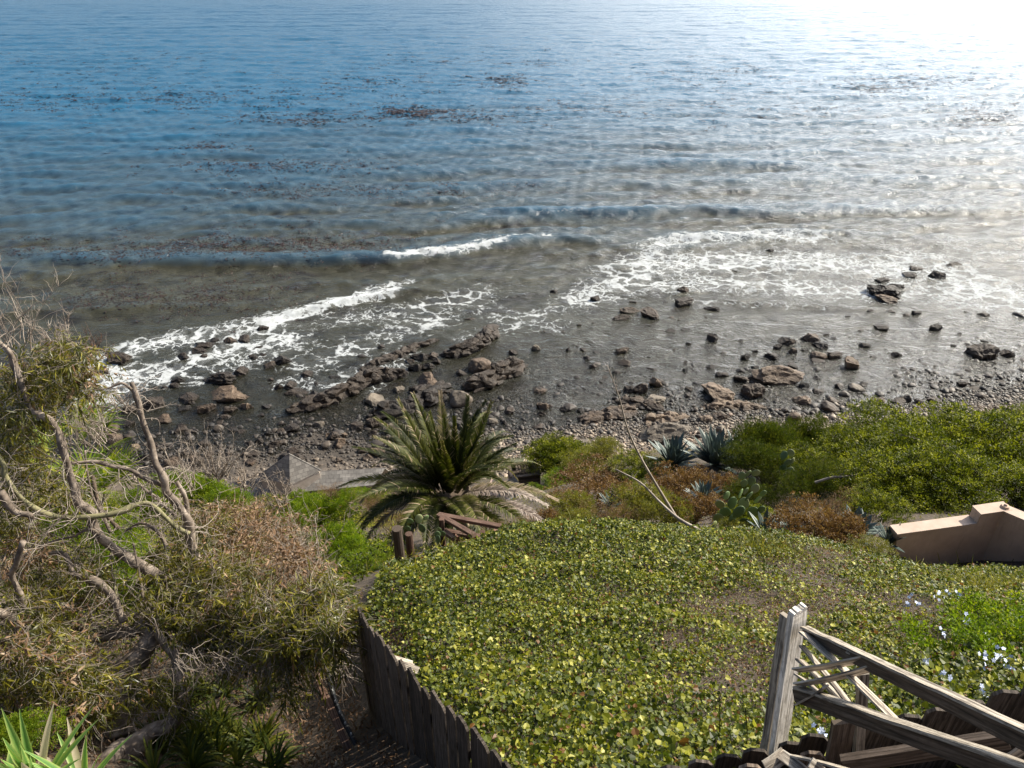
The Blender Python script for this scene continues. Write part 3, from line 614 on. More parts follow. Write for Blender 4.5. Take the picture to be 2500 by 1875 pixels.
SMALLR = [c4(*q) for q in [(625, 323, 40, 14), (780, 322, 32, 16), (522, 352, 35, 14), (345, 185, 25, 12), (210, 352, 25, 20), (270, 350, 35, 14), (623, 380, 45, 20), (690, 373, 40, 14), (903, 112, 45, 16), (1065, 17, 45, 14), (702, 437, 30, 18),
  (228, 460, 32, 22), (290, 476, 38, 16), (163, 464, 25, 25), (243, 500, 38, 24), (277, 538, 45, 30), (690, 519, 28, 18), (687, 555, 28, 18), (28, 642, 55, 22), (55, 716, 65, 36), (40, 750, 35, 26), (140, 732, 36, 30), (222, 736, 44, 26),
  (270, 738, 50, 40), (1285, 512, 60, 22), (1223, 467, 28, 16), (1490, 616, 50, 24), (1415, 317, 45, 18), (1524, 288, 40, 14), (1612, 291, 48, 20), (1675, 310, 44, 16), (1667, 369, 28, 12), (2022, 306, 65, 22), (1960, 296, 35, 12),
  (2083, 525, 22, 14), (1965, 557, 35, 14), (1935, 582, 30, 12), (1842, 625, 22, 10), (1685, 577, 26, 10), (1280, 590, 40, 20), (1895, 665, 28, 16), (1490, 738, 50, 28), (380, 565, 50, 20), (810, 540, 60, 20), (1000, 470, 26, 20),
  (1000, 540, 30, 24), (930, 560, 50, 20), (940, 590, 70, 34), (2040, 425, 40, 14), (1960, 440, 30, 14), (2050, 645, 40, 16), (1740, 700, 50, 26), (1640, 692, 62, 26), (600, 250, 24, 14), (450, 248, 40, 12), (320, 590, 34, 18), (410, 525, 60, 26), (540, 552, 60, 14), (310, 605, 30, 20)]]
SMALLR += [c3(*q) for q in [(170, 345, 50, 30), (655, 127, 25, 20), (100, 580, 70, 36), (135, 525, 60, 45), (258, 645, 32, 30), (1990, 575, 55, 35), (1745, 632, 40, 35), (1975, 665, 90, 30), (600, 325, 90, 26), (480, 370, 60, 22), (780, 190, 80, 26), (50, 190, 70, 30), (110, 180, 60, 26)]]
SMALLR += [c1(*q) for q in [(1290, 560, 70, 30), (1550, 605, 90, 22), (1520, 665, 60, 30), (1055, 830, 70, 30), (1370, 1020, 80, 25), (765, 1140, 80, 30), (1310, 1055, 70, 24), (1400, 1095, 60, 30), (1130, 1130, 60, 22), (980, 845, 50, 22), (1180, 720, 60, 20), (1240, 800, 50, 24), (930, 850, 40, 24), (1215, 660, 60, 26)]]
SMALLR += [(1190, 583, 30, 8), (1350, 709, 22, 10), (1148, 778, 30, 9)]
for q, kd, mt_, lb in NAMED: rock(*q, kind=kd, mat=mt_, label=lb, rot=rr.normal()*.15 if q[2] > q[3]*1.5 else None)
def near_ledge(px, py): return False
for q in SMALLR: rock(*q, kind='small', label='small dark rock breaking the surface of the shallow water', group='small dark rocks in the shallows')
k = 0; rq = np.random.RandomState(21)
while k < 50:      # tiny ones scattered over the shallows
    px, py = rq.uniform(1150, 2480), rq.uniform(770, 985)
    if py > 1000-(px-1400)*.06: continue
    wv = rq.uniform(7, 17); rock(px, py, wv, wv*rq.uniform(.35, .7), 'small', label='small dark rock breaking the surface of the shallow water', group='small dark rocks in the shallows'); k += 1
k = 0
while k < 45:      # loose stones on the wet gravel
    px, py = rq.uniform(250, 1000), rq.uniform(1010, 1130)
    if (py < 1040 and px > 500): continue
    wv = rq.uniform(16, 40); rock(px, py, wv, wv*rq.uniform(.45, .7), 'small', mat=M_rock if rq.rand() < .75 else M_brown, label='rough brown stone lying on the dark wet gravel left of the palm', group='stones on the wet gravel'); k += 1
# layered ledges of the reef
def ledge(pts, wpx, label, mat=M_rock, hgt=.55, seed=0, tilt=.35):
    r = np.random.RandomState(seed); pts = np.array(pts, float); L = G(pts[:, 0], pts[:, 1], 0.0)
    ts = np.concatenate([[0], np.cumsum(np.linalg.norm(np.diff(L, axis=0), axis=1))]); tot = ts[-1]; mb = []; T = []; n0 = 0
    tt = float(proj(L.mean(0))[2]); wm = wpx*tt/FPX
    n = int(tot*8*max(wm, .8))
    for i in range(n):
        s = r.uniform(0, tot); c = np.array([np.interp(s, ts, L[:, k]) for k in range(3)]); s2 = min(s+.3, tot); c2 = np.array([np.interp(s2, ts, L[:, k]) for k in range(3)]); c1_ = np.array([np.interp(max(s2-.6, 0), ts, L[:, k]) for k in range(3)])
        d = nrm(c2-c1_); sd = np.array([-d[1], d[0], 0]); end = min(s, tot-s)/tot*5; ee = min(1, .45+end*.55)
        u = r.uniform(-1, 1); c = c+sd*u*wm*.75*ee
        V = rockpts(IV2, r, 1, 12, .09); sz = np.array([r.uniform(.4, 1.15), r.uniform(.25, .6), r.uniform(.2, .45)])*ee*(.8+.5*wm/2.2)
        V = V*sz; ca, sa = math.cos(tilt), math.sin(tilt); V = np.stack([V[:, 0], V[:, 1]*ca-V[:, 2]*sa, V[:, 1]*sa+V[:, 2]*ca], -1)
        an = math.atan2(d[1], d[0])+r.normal()*.22; ca, sa = math.cos(an), math.sin(an); V = np.stack([V[:, 0]*ca-V[:, 1]*sa, V[:, 0]*sa+V[:, 1]*ca, V[:, 2]], -1)
        z = 1.5*hgt*(1-.75*abs(u)**1.5)*ee*r.uniform(.5, 1.05)-.1
        mb.append(V+c+np.array([0, 0, z])); T.append(IF2+n0); n0 += len(V)
    # core that closes the gaps
    m_ = 60; ss = np.linspace(0, tot, m_); cc_ = np.stack([np.interp(ss, ts, L[:, k]) for k in range(3)], -1); tn = nrm(np.gradient(cc_, axis=0)); sdv = np.stack([-tn[:, 1], tn[:, 0], 0*tn[:, 0]], -1)
    rows = []
    for u in np.linspace(-1, 1, 13):
        e_ = np.minimum(1, .3+np.minimum(ss, tot-ss)/tot*5); p = cc_+sdv*(u*wm*.85*e_)[:, None]; p[:, 2] = hgt*1.25*(1-u*u)*e_-.25+.2*fbm(p*1.2, 3); p[:, :2] += .2*fbm(p*2, 2)[:, None]; rows.append(p)
    V = np.array(rows).reshape(-1, 3); Q = gquads(m_, 13)+n0
    me = mesh_np('rock_ledge', np.concatenate(mb+[V]), tris=np.concatenate(T), quads=Q)
    return tag(link('rock_ledge', me, mat), label, 'rock ledge')
def L3(*p): return [(600+x*.3617, 800+y*.3617) for x, y in p]
def L4(*p): return [(1300+x*.5425, 600+y*.5425) for x, y in p]
ledge(L3((285, 575), (450, 530), (600, 480), (720, 420), (800, 375), (900, 345), (1080, 320)), 26, 'long jagged dark rock ledge running diagonally left of the rock pool', seed=1, hgt=.8)
ledge(L3((830, 610), (950, 575), (1100, 545), (1250, 490), (1380, 445)), 28, 'broad layered ledge reaching up to the pale round boulder', seed=2, hgt=.7)
ledge(L3((1480, 410), (1620, 380), (1740, 310), (1885, 260)), 30, 'dark chunky ledge closing the right side of the rock pool', seed=3, hgt=.9)
ledge(L3((770, 290), (900, 235), (1050, 180), (1150, 135), (1300, 85)), 13, 'thin low line of rock slabs with foam on both sides', seed=4, hgt=.35)
ledge(L3((1330, 195), (1430, 180), (1540, 140), (1620, 80), (1700, 5)), 24, 'dark ledge with a foam washed hump behind the rust brown boulder', seed=5, hgt=.7)
ledge(L3((1120, 440), (1240, 425), (1370, 395)), 16, 'rubble ridge between the brown block and the pale boulder', seed=6, hgt=.4)
ledge(L4((225, 800), (300, 775), (400, 755), (470, 735)), 26, 'low wet ledge at the shore under the flower stalk', seed=7, hgt=.35, mat=M_brown)
ledge(L4((500, 800), (600, 780), (700, 770)), 20, 'wet broken ledge at the edge of the cobble beach', seed=8, hgt=.3, mat=M_brown)
ledge(L4((760, 730), (900, 722), (1050, 730)), 16, 'flat wet ledge in front of the broad flat topped rock', seed=9, hgt=.2, mat=M_brown)
ledge(L4((380, 700), (480, 705), (590, 735)), 18, 'low brown ledge near the upright block', seed=10, hgt=.25, mat=M_rock)
# cobbles and gravel
def cobbles(n, s0, s1, size, seed, xr=(-50, 60)):
    r = np.random.RandomState(seed); x = r.uniform(xr[0], xr[1], n); s = r.uniform(s0, s1, n); y = shore(x)-s; z = height(x, y)
    px, py, t = proj(np.stack([x, y, z], -1)); ok = (px > -150) & (px < 2650); x, y, z = x[ok], y[ok], z[ok]; n = len(x)
    sz = np.exp(r.normal(size=n)*.42)*size; protos = np.array([rockpts(IV1, r, .6, 6, .03) for _ in range(12)])[r.randint(12, size=n)]
    sc = np.stack([sz, sz*r.uniform(.55, .95, n), sz*r.uniform(.35, .65, n)], -1); V = protos*sc[:, None]
    an = r.uniform(0, 6.28, n); ca, sa = np.cos(an)[:, None], np.sin(an)[:, None]
    V = np.stack([V[..., 0]*ca-V[..., 1]*sa, V[..., 0]*sa+V[..., 1]*ca, V[..., 2]], -1)+np.stack([x, y, z+sz*.2], -1)[:, None]
    F = (IF1[None]+(np.arange(n)*42)[:, None, None]).reshape(-1, 3)
    return V.reshape(-1, 3), F, np.repeat(r.rand(n), 42)
m, t, b, o = newmat('cobble_stone'); at = nd(t, 'Attribute', attribute_name='rnd')
cr = ramp(t, [(0, (.035, .028, .022)), (.35, (.13, .098, .068)), (.65, (.28, .215, .145)), (.85, (.40, .33, .25)), (1, (.22, .13, .08))], at.outputs['Fac']); g = nd(t, 'NewGeometry'); sx = nd(t, 'SeparateXYZ'); t.links.new(g.outputs['Position'], sx.inputs[0])
wet = nd(t, 'MapRange'); t.links.new(sx.outputs[2], wet.inputs[0]); wet.inputs[1].default_value = .12; wet.inputs[2].default_value = .4; wet.inputs[3].default_value = .35
hv = nd(t, 'HueSaturation'); t.links.new(wet.outputs[0], hv.inputs['Value']); t.links.new(cr.outputs[0], hv.inputs['Color']); t.links.new(hv.outputs[0], b.inputs['Base Color']); b.inputs['Roughness'].default_value = .6
M_cob = m
v1_, f1_, a1_ = cobbles(26000, -.5, 9.0, .095, 1, (-8, 60)); cb = link('cobbles', mesh_np('cobbles', v1_, tris=f1_, attrs={'rnd': a1_}, smooth=True), M_cob)
tag(cb, 'pale rounded cobbles covering the dry beach along the foot of the slope', 'cobbles', kind='stuff')
v1_, f1_, a1_ = cobbles(11000, -7.0, 9.0, .105, 2, (-50, 2)); cb = link('gravel', mesh_np('gravel', v1_, tris=f1_, attrs={'rnd': a1_*.42}), M_cob)
tag(cb, 'dark wet shingle and stones on the shallow shore at left', 'shingle', kind='stuff')
v1_, f1_, a1_ = cobbles(2600, -14.0, 0, .09, 3, (0, 60)); cb = link('shingle', mesh_np('shingle', v1_, tris=f1_, attrs={'rnd': a1_*.5}), M_cob)
tag(cb, 'small stones under the shallow water at right', 'stones', kind='stuff')
v1_, f1_, a1_ = cobbles(6500, -15.0, 1.0, .19, 4, (-50, 60)); cb = link('wet_stones', mesh_np('wet_stones', v1_, tris=f1_, attrs={'rnd': a1_*.3}), M_cob)
tag(cb, 'dark wet stones strewn through the shallows along the rock ledges', 'stones', kind='stuff')
# kelp floating on the sea
r = np.random.RandomState(31); mb = MB(); KP = []
for (px, py, sx_, sy_, n) in [(500, 240, 260, 22, 130), (1010, 275, 70, 8, 120), (900, 200, 160, 18, 60), (1230, 200, 60, 10, 60), (750, 290, 160, 14, 60), (650, 410, 200, 14, 60), (1160, 290, 100, 10, 30), (900, 470, 300, 15, 60), (1400, 270, 120, 16, 30),
                              (1750, 175, 220, 22, 70), (2250, 195, 160, 18, 90), (2400, 290, 90, 20, 60), (2150, 215, 60, 8, 40), (1850, 270, 250, 20, 50), (500, 360, 60, 6, 20), (1280, 155, 60, 5, 20), (300, 620, 300, 18, 70), (700, 600, 250, 20, 120), (400, 730, 250, 25, 90), (250, 160, 250, 25, 60), (80, 250, 150, 25, 60), (1050, 150, 120, 12, 30)]:
    P = G(px+r.normal(size=n)*sx_*.6, py+r.normal(size=n)*sy_*.6, 0.05); KP.append(P); KP.append(G(px+r.normal(size=n)*sx_*.9, py+r.normal(size=n)*sy_*1.3, 0.05))
KP = np.concatenate(KP); KP = KP[(KP[:, 1] > 60) & (KP[:, 1] < 480)]; n = len(KP)
rep = 9; P = np.repeat(KP, rep, 0)+r.normal(size=(n*rep, 3))*np.array([.9, .45, 0]); P[:, 2] = wave(P[:, 0], P[:, 1])+.035
th = r.uniform(0, 6.28, n*rep); D = np.stack([np.cos(th), np.sin(th)*.6, 0*th], -1)
kp = link('kelp', leafmesh('kelp', P, D, np.array([[0, 0, 1.]])+r.normal(size=(n*rep, 3))*.12, r.uniform(.18, .6, n*rep)*np.clip(P[:, 1]/90, .7, 2), r.uniform(.06, .16, n*rep)*np.clip(P[:, 1]/90, .7, 2), 'lance', r.rand(n*rep)), leafmat('kelp_leaf', [(0, (.02, .011, .008)), (1, (.065, .030, .018))], .1, .35))
tag(kp, 'reddish brown kelp floating in loose patches on the sea', 'kelp', kind='stuff')
# ------------------------------------------------------------------ built things
M_post = woodmat('weathered_post', (.62, .57, .49), (.80, .76, .69), (.24, .21, .17), speck=.6)
M_rail = woodmat('weathered_rail', (.15, .11, .08), (.26, .20, .155), (.05, .037, .028), speck=.4)
M_slat = woodmat('weathered_slat', (.36, .31, .245), (.56, .50, .415), (.07, .055, .045), speck=.6)
M_pick = woodmat('picket_wood', (.09, .07, .053), (.17, .14, .115), (.025, .02, .015), speck=.5)
M_red = woodmat('redwood', (.17, .095, .065), (.29, .2, .15), (.05, .03, .022), speck=.3)
def roofmat():
    m, t, b, o = newmat('roof_shingle'); uv = nd(t, 'UVMap'); bt = nd(t, 'TexBrick'); bt.inputs['Scale'].default_value = 1; bt.inputs['Brick Width'].default_value = .42; bt.inputs['Row Height'].default_value = .3
    bt.inputs['Mortar Size'].default_value = .014; bt.inputs['Color1'].default_value = (.13, .12, .108, 1); bt.inputs['Color2'].default_value = (.33, .305, .27, 1); bt.inputs['Mortar'].default_value = (.05, .045, .04, 1); bt.inputs['Bias'].default_value = -.1
    t.links.new(uv.outputs[0], bt.inputs['Vector']); n = noise(t, 5, 6, .6, uv.outputs[0]); c = mixc(t, .42, bt.outputs['Color'], ramp(t, [(.3, (.12, .11, .10)), (.7, (.31, .285, .25))], n.outputs[0]).outputs[0], 'MIX')
    t.links.new(c, b.inputs['Base Color']); b.inputs['Roughness'].default_value = .85; bump(t, bt.outputs['Fac'], -.9, .03, b.inputs['Normal']); return m
M_roof = roofmat(); M_white = simple('white_paint', (.55, .53, .5), (.75, .73, .7), 3, .7, .2); M_stucco_h = simple('house_stucco', (.42, .36, .3), (.55, .48, .41), 3, .85, .3)
M_tile = simple('terrace_tile', (.38, .26, .21), (.52, .38, .31), 2.5, .8, .2)
def tri_roof(mb, pts, thick=.07):
    pts = np.array(pts, float); n = nrm(np.cross(pts[1]-pts[0], pts[2]-pts[0])); n = n if n[2] > 0 else -n
    e1 = nrm(pts[1]-pts[0]); e1 = nrm(np.array([e1[0], e1[1], 0]) if abs(e1[2]) < .05 else np.cross(n, [0, 0, 1.])); e2 = np.cross(n, e1); k = len(pts)
    V = np.concatenate([pts, pts-n*thick]); uv = np.stack([(V-pts[0])@e1, (V-pts[0])@e2], -1)
    if k == 3: mb.add(V, tris=[(0, 1, 2), (5, 4, 3)], quads=[(i, 3+i, 3+(i+1) % 3, (i+1) % 3) for i in range(3)], a=R.rand(), uv=uv)
    else: mb.add(V, quads=[(0, 1, 2, 3), (7, 6, 5, 4)]+[(i, 4+i, 4+(i+1) % 4, (i+1) % 4) for i in range(4)], a=R.rand(), uv=uv)
# house below the slope: hip roofed end, wide wing roof, lower roof
ap = G(706, 1106, 5.9); fl = G(629, 1162, 4.2); ff_ = G(708, 1186, 3.9); fr_ = G(786, 1147, 4.2); bk = fl+fr_-ff_; bk[2] = 4.2
hs = thing('house', ((fl[0]+fr_[0])/2, (fl[1]+fr_[1])/2, 1.0), 'house with grey shingled hip roofs half hidden between the green bushes and the palm', 'house')
rf = MB(); tri_roof(rf, [fl, ff_, ap]); tri_roof(rf, [ff_, fr_, ap]); tri_roof(rf, [fr_, bk, ap]); tri_roof(rf, [bk, fl, ap])
o1 = rf.build('roof', M_roof, hs)
cpb = MB(); 
for e_ in (fl, ff_, fr_, bk): cpb.beam(e_+[0, 0, .04], ap+[0, 0, .04], .2, .06)
for e1, e2 in ((fl, ff_), (ff_, fr_), (fr_, bk), (bk, fl)): cpb.beam(e1-[0, 0, .1], e2-[0, 0, .1], .05, .16)
cpo = cpb.build('ridge_cap', M_roof); cpo.parent = o1; cpo.matrix_parent_inverse = Matrix.Translation(-hs.location)
wl = MB(); cen = (fl+fr_)/2
for e1, e2 in ((fl, ff_), (ff_, fr_), (fr_, bk), (bk, fl)):
    e1 = cen+(e1-cen)*.9; e2 = cen+(e2-cen)*.9; p = (e1+e2)/2
    wl.beam([e1[0], e1[1], 2.4], [e2[0], e2[1], 2.4], .16, 3.2)
wl.build('wall', M_stucco_h, hs)
# wing: roof plane from behind the hip to the palm, ridge up along the back
w2 = G(784, 1150, 3.8); w3 = G(940, 1142, 3.8); w4 = G(915, 1184, 3.25); w0 = G(745, 1200, 3.0); w1 = G(716, 1188, 3.3)
rw_ = MB(); tri_roof(rw_, [w0, w4, w3, w2]); tri_roof(rw_, [w1-[0, 0, .02], w0-[0, 0, .02], w2-[0, 0, .02]])
b1 = w2+[0.3, 2.4, -2.4]; b2 = w3+[0, 2.4, -2.4]; tri_roof(rw_, [w2+[0, .02, 0], w3+[0, .02, 0], b2, b1])
rw_.build('roof', M_roof, hs)
wb = MB(); wb.beam([w0[0], w0[1]+.25, 1.6], [w4[0], w4[1]+.25, 1.6], .15, 2.8); wb.build('wall', M_stucco_h, hs)
l1 = G(560, 1178, 2.9); l2 = G(640, 1166, 3.6); l3 = G(722, 1200, 3.3); l4 = G(600, 1225, 2.3)
rl = MB(); tri_roof(rl, [l1, l4, l3, l2]); rl.build('roof', M_roof, hs)
wb = MB(); wb.beam([l4[0]+.2, l4[1]+.3, .9], [l3[0]-.2, l3[1]+.3, .9], .15, 2.6); wb.build('wall', M_stucco_h, hs)
# shed roof right behind the palm with terrace
h1 = G(1222, 1182, 10.3); h2 = G(1262, 1160, 10.8); h3 = G(1272, 1205, 10.1); h4 = G(1215, 1212, 9.7)
sh = thing('shed', (float(h1[0]), float(h1[1]), 4.5), 'small shed roof of large grey shingles behind the right palm fronds', 'shed')
rb = MB(); tri_roof(rb, [h4, h3, h2, h1]); rb.build('roof', M_roof, sh)
wb = MB(); wb.beam([h4[0]+.1, h4[1]+.25, 8.7], [h3[0]-.1, h3[1]+.25, 8.7], .14, 2.2); wb.beam([h3[0]-.2, h3[1]+.35, 8.8], [h2[0]-.2, h2[1]-.1, 8.8], .14, 2.4); wb.build('wall', M_white, sh)
te = MB(); q = [G(1130, 1290, 9.2), G(1300, 1262, 9.2), G(1330, 1190, 9.2), G(1200, 1170, 9.2)]
tr_ = te; te.poly_prism(q, -1.5, [0, 0, 1.]); tag(te.build('terrace', M_tile), 'pinkish tiled terrace below the palm between the shed and the low wall', 'terrace')
gw = MB(); A_ = G(1262, 1300, 9.6); B_ = G(1345, 1235, 9.6); gw.beam(A_, B_, .2, 1.5); tag(gw.build('garden_wall', M_white), 'low white garden wall beside the terrace under the palm', 'wall')
gw = MB(); A_ = G(1170, 1268, 9.6); B_ = G(1268, 1222, 9.6); gw.beam(A_, B_, .12, 1.0); tag(gw.build('terrace_parapet', M_white), 'pale parapet at the edge of the terrace behind dead palm fronds', 'parapet')
# wooden planter box
pb = G(1284, 1192, 9.0); pl = thing('planter_box', tuple(pb), 'grey wooden planter box beside the yellow green bush behind the palm', 'planter')
cs = [G(1250, 1166, 10.0), G(1318, 1158, 10.0), G(1299, 1127, 10.0), G(1242, 1134, 10.0)]
for i in range(4):
    e1, e2 = cs[i], cs[(i+1) % 4]; sb = MB()
    for k in range(4): sb.beam(e1-[0, 0, .14+k*.27], e2-[0, 0, .14+k*.27], .09+.012*(i % 2), .25)
    sb.build('side_panel', M_rail, pl)
sb = MB()
for i in range(4): sb.beam(cs[i]+[0, 0, .03], cs[(i+1) % 4]+[0, 0, .03+.004*i], .2, .06)
sb.build('rim', M_rail, pl)
sb = MB(); c0 = sum(cs)/4
sb.poly_prism([c0+(c-c0)*.93-[0, 0, .35] for c in cs], -.1, [0, 0, 1.]); sb.build('soil', M_ground, pl)
sb = MB()
for k in range(5): p = cs[0]+(cs[1]-cs[0])*(.25+.1*k)+(cs[3]-cs[0])*.4; sb.beam(p-[0, 0, .1], p+(cs[3]-cs[0])*.35+[0, 0, .1], .13, .04)
sb.build('slat_lid', M_rail, pl)
# stucco wall
m, t, b, o = newmat('stucco'); g = nd(t, 'NewGeometry'); n = noise(t, 2.2, 8, .65, g.outputs['Position']); n2 = noise(t, 40, 4, .6, g.outputs['Position'])
mp = nd(t, 'Mapping'); mp.inputs['Scale'].default_value = (3, 3, .5); t.links.new(g.outputs['Position'], mp.inputs[0]); n3 = noise(t, 2, 6, .7, mp.outputs[0])
c = ramp(t, [(.3, (.40, .285, .21)), (.7, (.54, .395, .30))], n.outputs[0]).outputs[0]; c = mixc(t, math_(t, 'MULTIPLY', ramp(t, [(.55, (0, 0, 0)), (.75, (1, 1, 1))], n3.outputs[0]).outputs[0], .55), c, (.22, .165, .125))
t.links.new(c, b.inputs['Base Color']); b.inputs['Roughness'].default_value = .9; bump(t, n2.outputs[0], .5, .01, b.inputs['Normal']); M_stucco = m
zt = CAMZ-10.68; A1 = W(2190, 1307, 15.3); B1 = W(2464, 1262, 15.6); dr = nrm((B1-A1)*[1, 1, 0]); nb = np.array([-dr[1], dr[0], 0])
sw = thing('stucco_wall', (A1[0]+1, A1[1], 27.6), 'tan stucco garden wall with a stepped top at the right above the ivy', 'wall')
def pr(mb, p, q, z0, z1, th, nvec):
    p = np.array([p[0], p[1], z0]); q = np.array([q[0], q[1], z0]); P_ = [p, q, q+nvec*th, p+nvec*th]; mb.poly_prism(P_, z1-z0, [0, 0, 1.])
M1 = A1+dr*1.78; B1 = A1+dr*2.30
wm_ = MB(); _f = lambda q, z_: np.array([q[0], q[1], z_]); _a2 = A1+dr*.55   # the free end is raked
wm_.add([_f(_a2, 26.8), _f(M1, 26.8), _f(M1+nb*.24, 26.8), _f(_a2+nb*.24, 26.8), _f(A1, zt), _f(M1, zt), _f(M1+nb*.24, zt), _f(A1+nb*.24, zt)], quads=[(0, 1, 5, 4), (1, 2, 6, 5), (2, 3, 7, 6), (3, 0, 4, 7), (4, 5, 6, 7), (0, 3, 2, 1)])
wm_.build('low_section', M_stucco, sw)
wm_ = MB(); pr(wm_, M1, B1+dr*.24, 26.8, zt+.26, .24, nb); wm_.build('raised_section', M_stucco, sw)
wing = nrm(np.array([.72, -.69, 0])); wn = np.array([-wing[1], wing[0], 0]); E1 = B1+wing*5
wm_ = MB(); pr(wm_, B1, E1, 26.8, zt+.257, .24, -wn*-1); wm_.build('side_wing', M_stucco, sw)
cpm = MB(); pr(cpm, A1-nb*.015-dr*.01, M1, zt+.002, zt+.03, .27, nb); pr(cpm, M1-nb*.015-dr*.01, B1+dr*.2, zt+.262, zt+.29, .27, nb); pr(cpm, B1-wn*.012, E1, zt+.259, zt+.286, .265, wn); cpm.build('coping', simple('stucco_top', (.42, .32, .25), (.54, .42, .34), 4, .9, .3), sw)
tl = MB(); c0 = B1+dr*.1+nb*.1; tl.tube([c0+[0, 0, zt+.29-c0[2]], c0+[0, 0, zt+.335-c0[2]]], [.09, .07], 16); tl.tube([c0+[0, 0, zt+.335-c0[2]], c0+[0, 0, zt+.37-c0[2]]], [.04, .02], 12)
tag(tl.build('cap_light', M_stucco), 'small round cap on the corner of the stucco wall', 'cap light')
# ------------------------------------------------------------------ left picket fence
F0 = W(1245, 1875, 4.5); F1 = W(885, 1511, 6.9); F2 = W(815, 1410, 9.2); ft = np.array([F0, F1, F2]); f0x = F0-(F1-F0)*.25
fp = [f0x]+[F0]+[W(1026, 1671, 5.65)]+[F1]+[F2]; fp = np.array(fp); seglen = np.concatenate([[0], np.cumsum(np.linalg.norm(np.diff(fp[:, :2], axis=0), axis=1))])
lf = thing('picket_fence', (float(F1[0]), float(F1[1]), 32.2), 'tall weathered dog eared picket fence running down the slope left of the ivy', 'fence')
s = 0.0; fpos = lambda s_: np.array([np.interp(s_, seglen, fp[:, k]) for k in range(3)])
rf_ = np.random.RandomState(2)
while s < seglen[-2]+.45:
    wd = .135+rf_.uniform(-.012, .008); p = fpos(s); q = fpos(s+wd); d = nrm((q-p)*[1, 1, 0]); n_ = np.array([d[1], -d[0], 0]); n_ = n_ if n_[0] > 0 else -n_
    zt_ = (p[2]+q[2])/2+rf_.normal()*.018; bz = zt_-2.7; p = np.array([p[0], p[1], 0]); q = p+d*wd; c = .032; le = rf_.normal()*.012
    ptl = [p+[0, 0, bz], p+[le, 0, zt_-c], p+d*c+[le, 0, zt_], q-d*c+[le, 0, zt_+.004], q+[le, 0, zt_-c*1.2], q+[0, 0, bz]]
    mb = MB(); mb.poly_prism(ptl, .019, n_, a=rf_.rand()); mb.build('picket', M_pick, lf); s += wd+.007+rf_.rand()*.006
for dz, nm in ((.32, 'rail'), (1.7, 'rail')):
    for i in range(3):
        a_, b_ = fp[i]-[0, 0, dz], fp[i+1]-[0, 0, dz]; d = nrm((b_-a_)*[1, 1, 0]); n_ = np.array([d[1], -d[0], 0]); n_ = n_ if n_[0] > 0 else -n_
        mb = MB(); mb.beam(a_+n_*.045, b_+n_*.045, .045, .09); mb.build('rail', M_pick, lf)
# pipe and timber beside the fence
mb = MB(); pp = [W(800, 1650, 8.2), W(825, 1730, 7.9), W(865, 1810, 7.6), W(905, 1890, 7.3), W(960, 1990, 7.0)]; pp = crom(pp); mb.tube(pp, .026, 10)
pipe = thing('irrigation_pipe', tuple(pp[0]), 'black irrigation pipe with small white fittings along the foot of the left fence', 'pipe')
M_blk = simple('black_plastic', (.012, .012, .013), (.03, .03, .03), 5, .4, .1); mb.build('tube', M_blk, pipe)
M_fit = simple('pale_plastic', (.5, .5, .48), (.6, .6, .58), 5, .5, 0)
for k in range(9):
    i = 3+int(k*2.2); p = pp[min(i, len(pp)-1)]; mb = MB(); mb.tube([p+[0, 0, .02], p+[.0, 0, .05]], [.011, .008], 8); mb.build('fitting', M_fit, pipe)
mb = MB(); mb.beam(W(770, 1640, 8.3), W(880, 1900, 7.3), .07, .07); tag(mb.build('timber_edging', M_red), 'reddish timber lying beside the black pipe at the fence foot', 'timber')
mb = MB(); mb.beam(W(946, 1602, 8.05), W(1012, 1622, 8.05), .05, .03); mb.beam(W(958, 1616, 7.95), W(1022, 1640, 7.95), .09, .03); tag(mb.build('loose_boards', M_slat), 'two grey boards sticking out of the ivy behind the left fence', 'boards')
mb = MB(); mb.tube([W(1124, 1540, 9), W(1130, 1560, 8.9), W(1134, 1578, 9.05)], .012, 8); tag(mb.build('marker_stake', M_white), 'small white plastic stake poking out of the middle of the ivy', 'stake')
# ------------------------------------------------------------------ right picket fence and broken trellis
def Wc2(x, y, t): return W(1600+x*.4069, 1350+y*.4069, t)
rfz = thing('picket_fence', tuple(Wc2(1000, 1290, 4.3)), 'dark dog eared picket fence leaning behind the broken trellis at lower right', 'fence')
def picket(x, y, t, wd=.14, lean=0.0, H_=1.3, par=rfz, mat=M_pick):
    top = Wc2(x, y, t); d = nrm(np.array([1, -.16, 0])); L_ = top-d*wd/2; c = .035; ld = d*lean
    n_ = np.array([-.16, -1., 0]); n_ = nrm(n_)
    pts = [L_-[0, 0, H_]-ld, L_-[0, 0, c], L_+d*c, L_+d*(wd-c)+[0, 0, .004], L_+d*wd-[0, 0, c], L_+d*wd-[0, 0, H_]-ld]
    mb = MB(); mb.poly_prism(pts, .02, n_, a=rf_.rand()); mb.build('picket', mat, par)
for x, y, t in [(-60, 1310, 4.5), (105, 1275, 4.42), (280, 1240, 4.36), (450, 1205, 4.3), (612, 1172, 4.25), (828, 1132, 4.2), (966, 1085, 4.12), (1210, 1030, 4.04), (1370, 1000, 3.98), (1535, 968, 3.93), (1722, 930, 3.86), (1915, 880, 3.8), (2125, 822, 3.72), (2320, 780, 3.66), (2500, 740, 3.6), (2680, 700, 3.55), (2860, 660, 3.5)]:
    picket(x, y, t, lean=rf_.normal()*.01)
for x, y, t in [(580, 1265, 4.05), (952, 1188, 3.95)]: picket(x, y, t, .125, mat=M_rail)
mb = MB(); mb.beam(Wc2(1130, 1265, 3.8), Wc2(2110, 1115, 3.5), .04, .1, a=.5); mb.build('rail', M_rail, rfz)
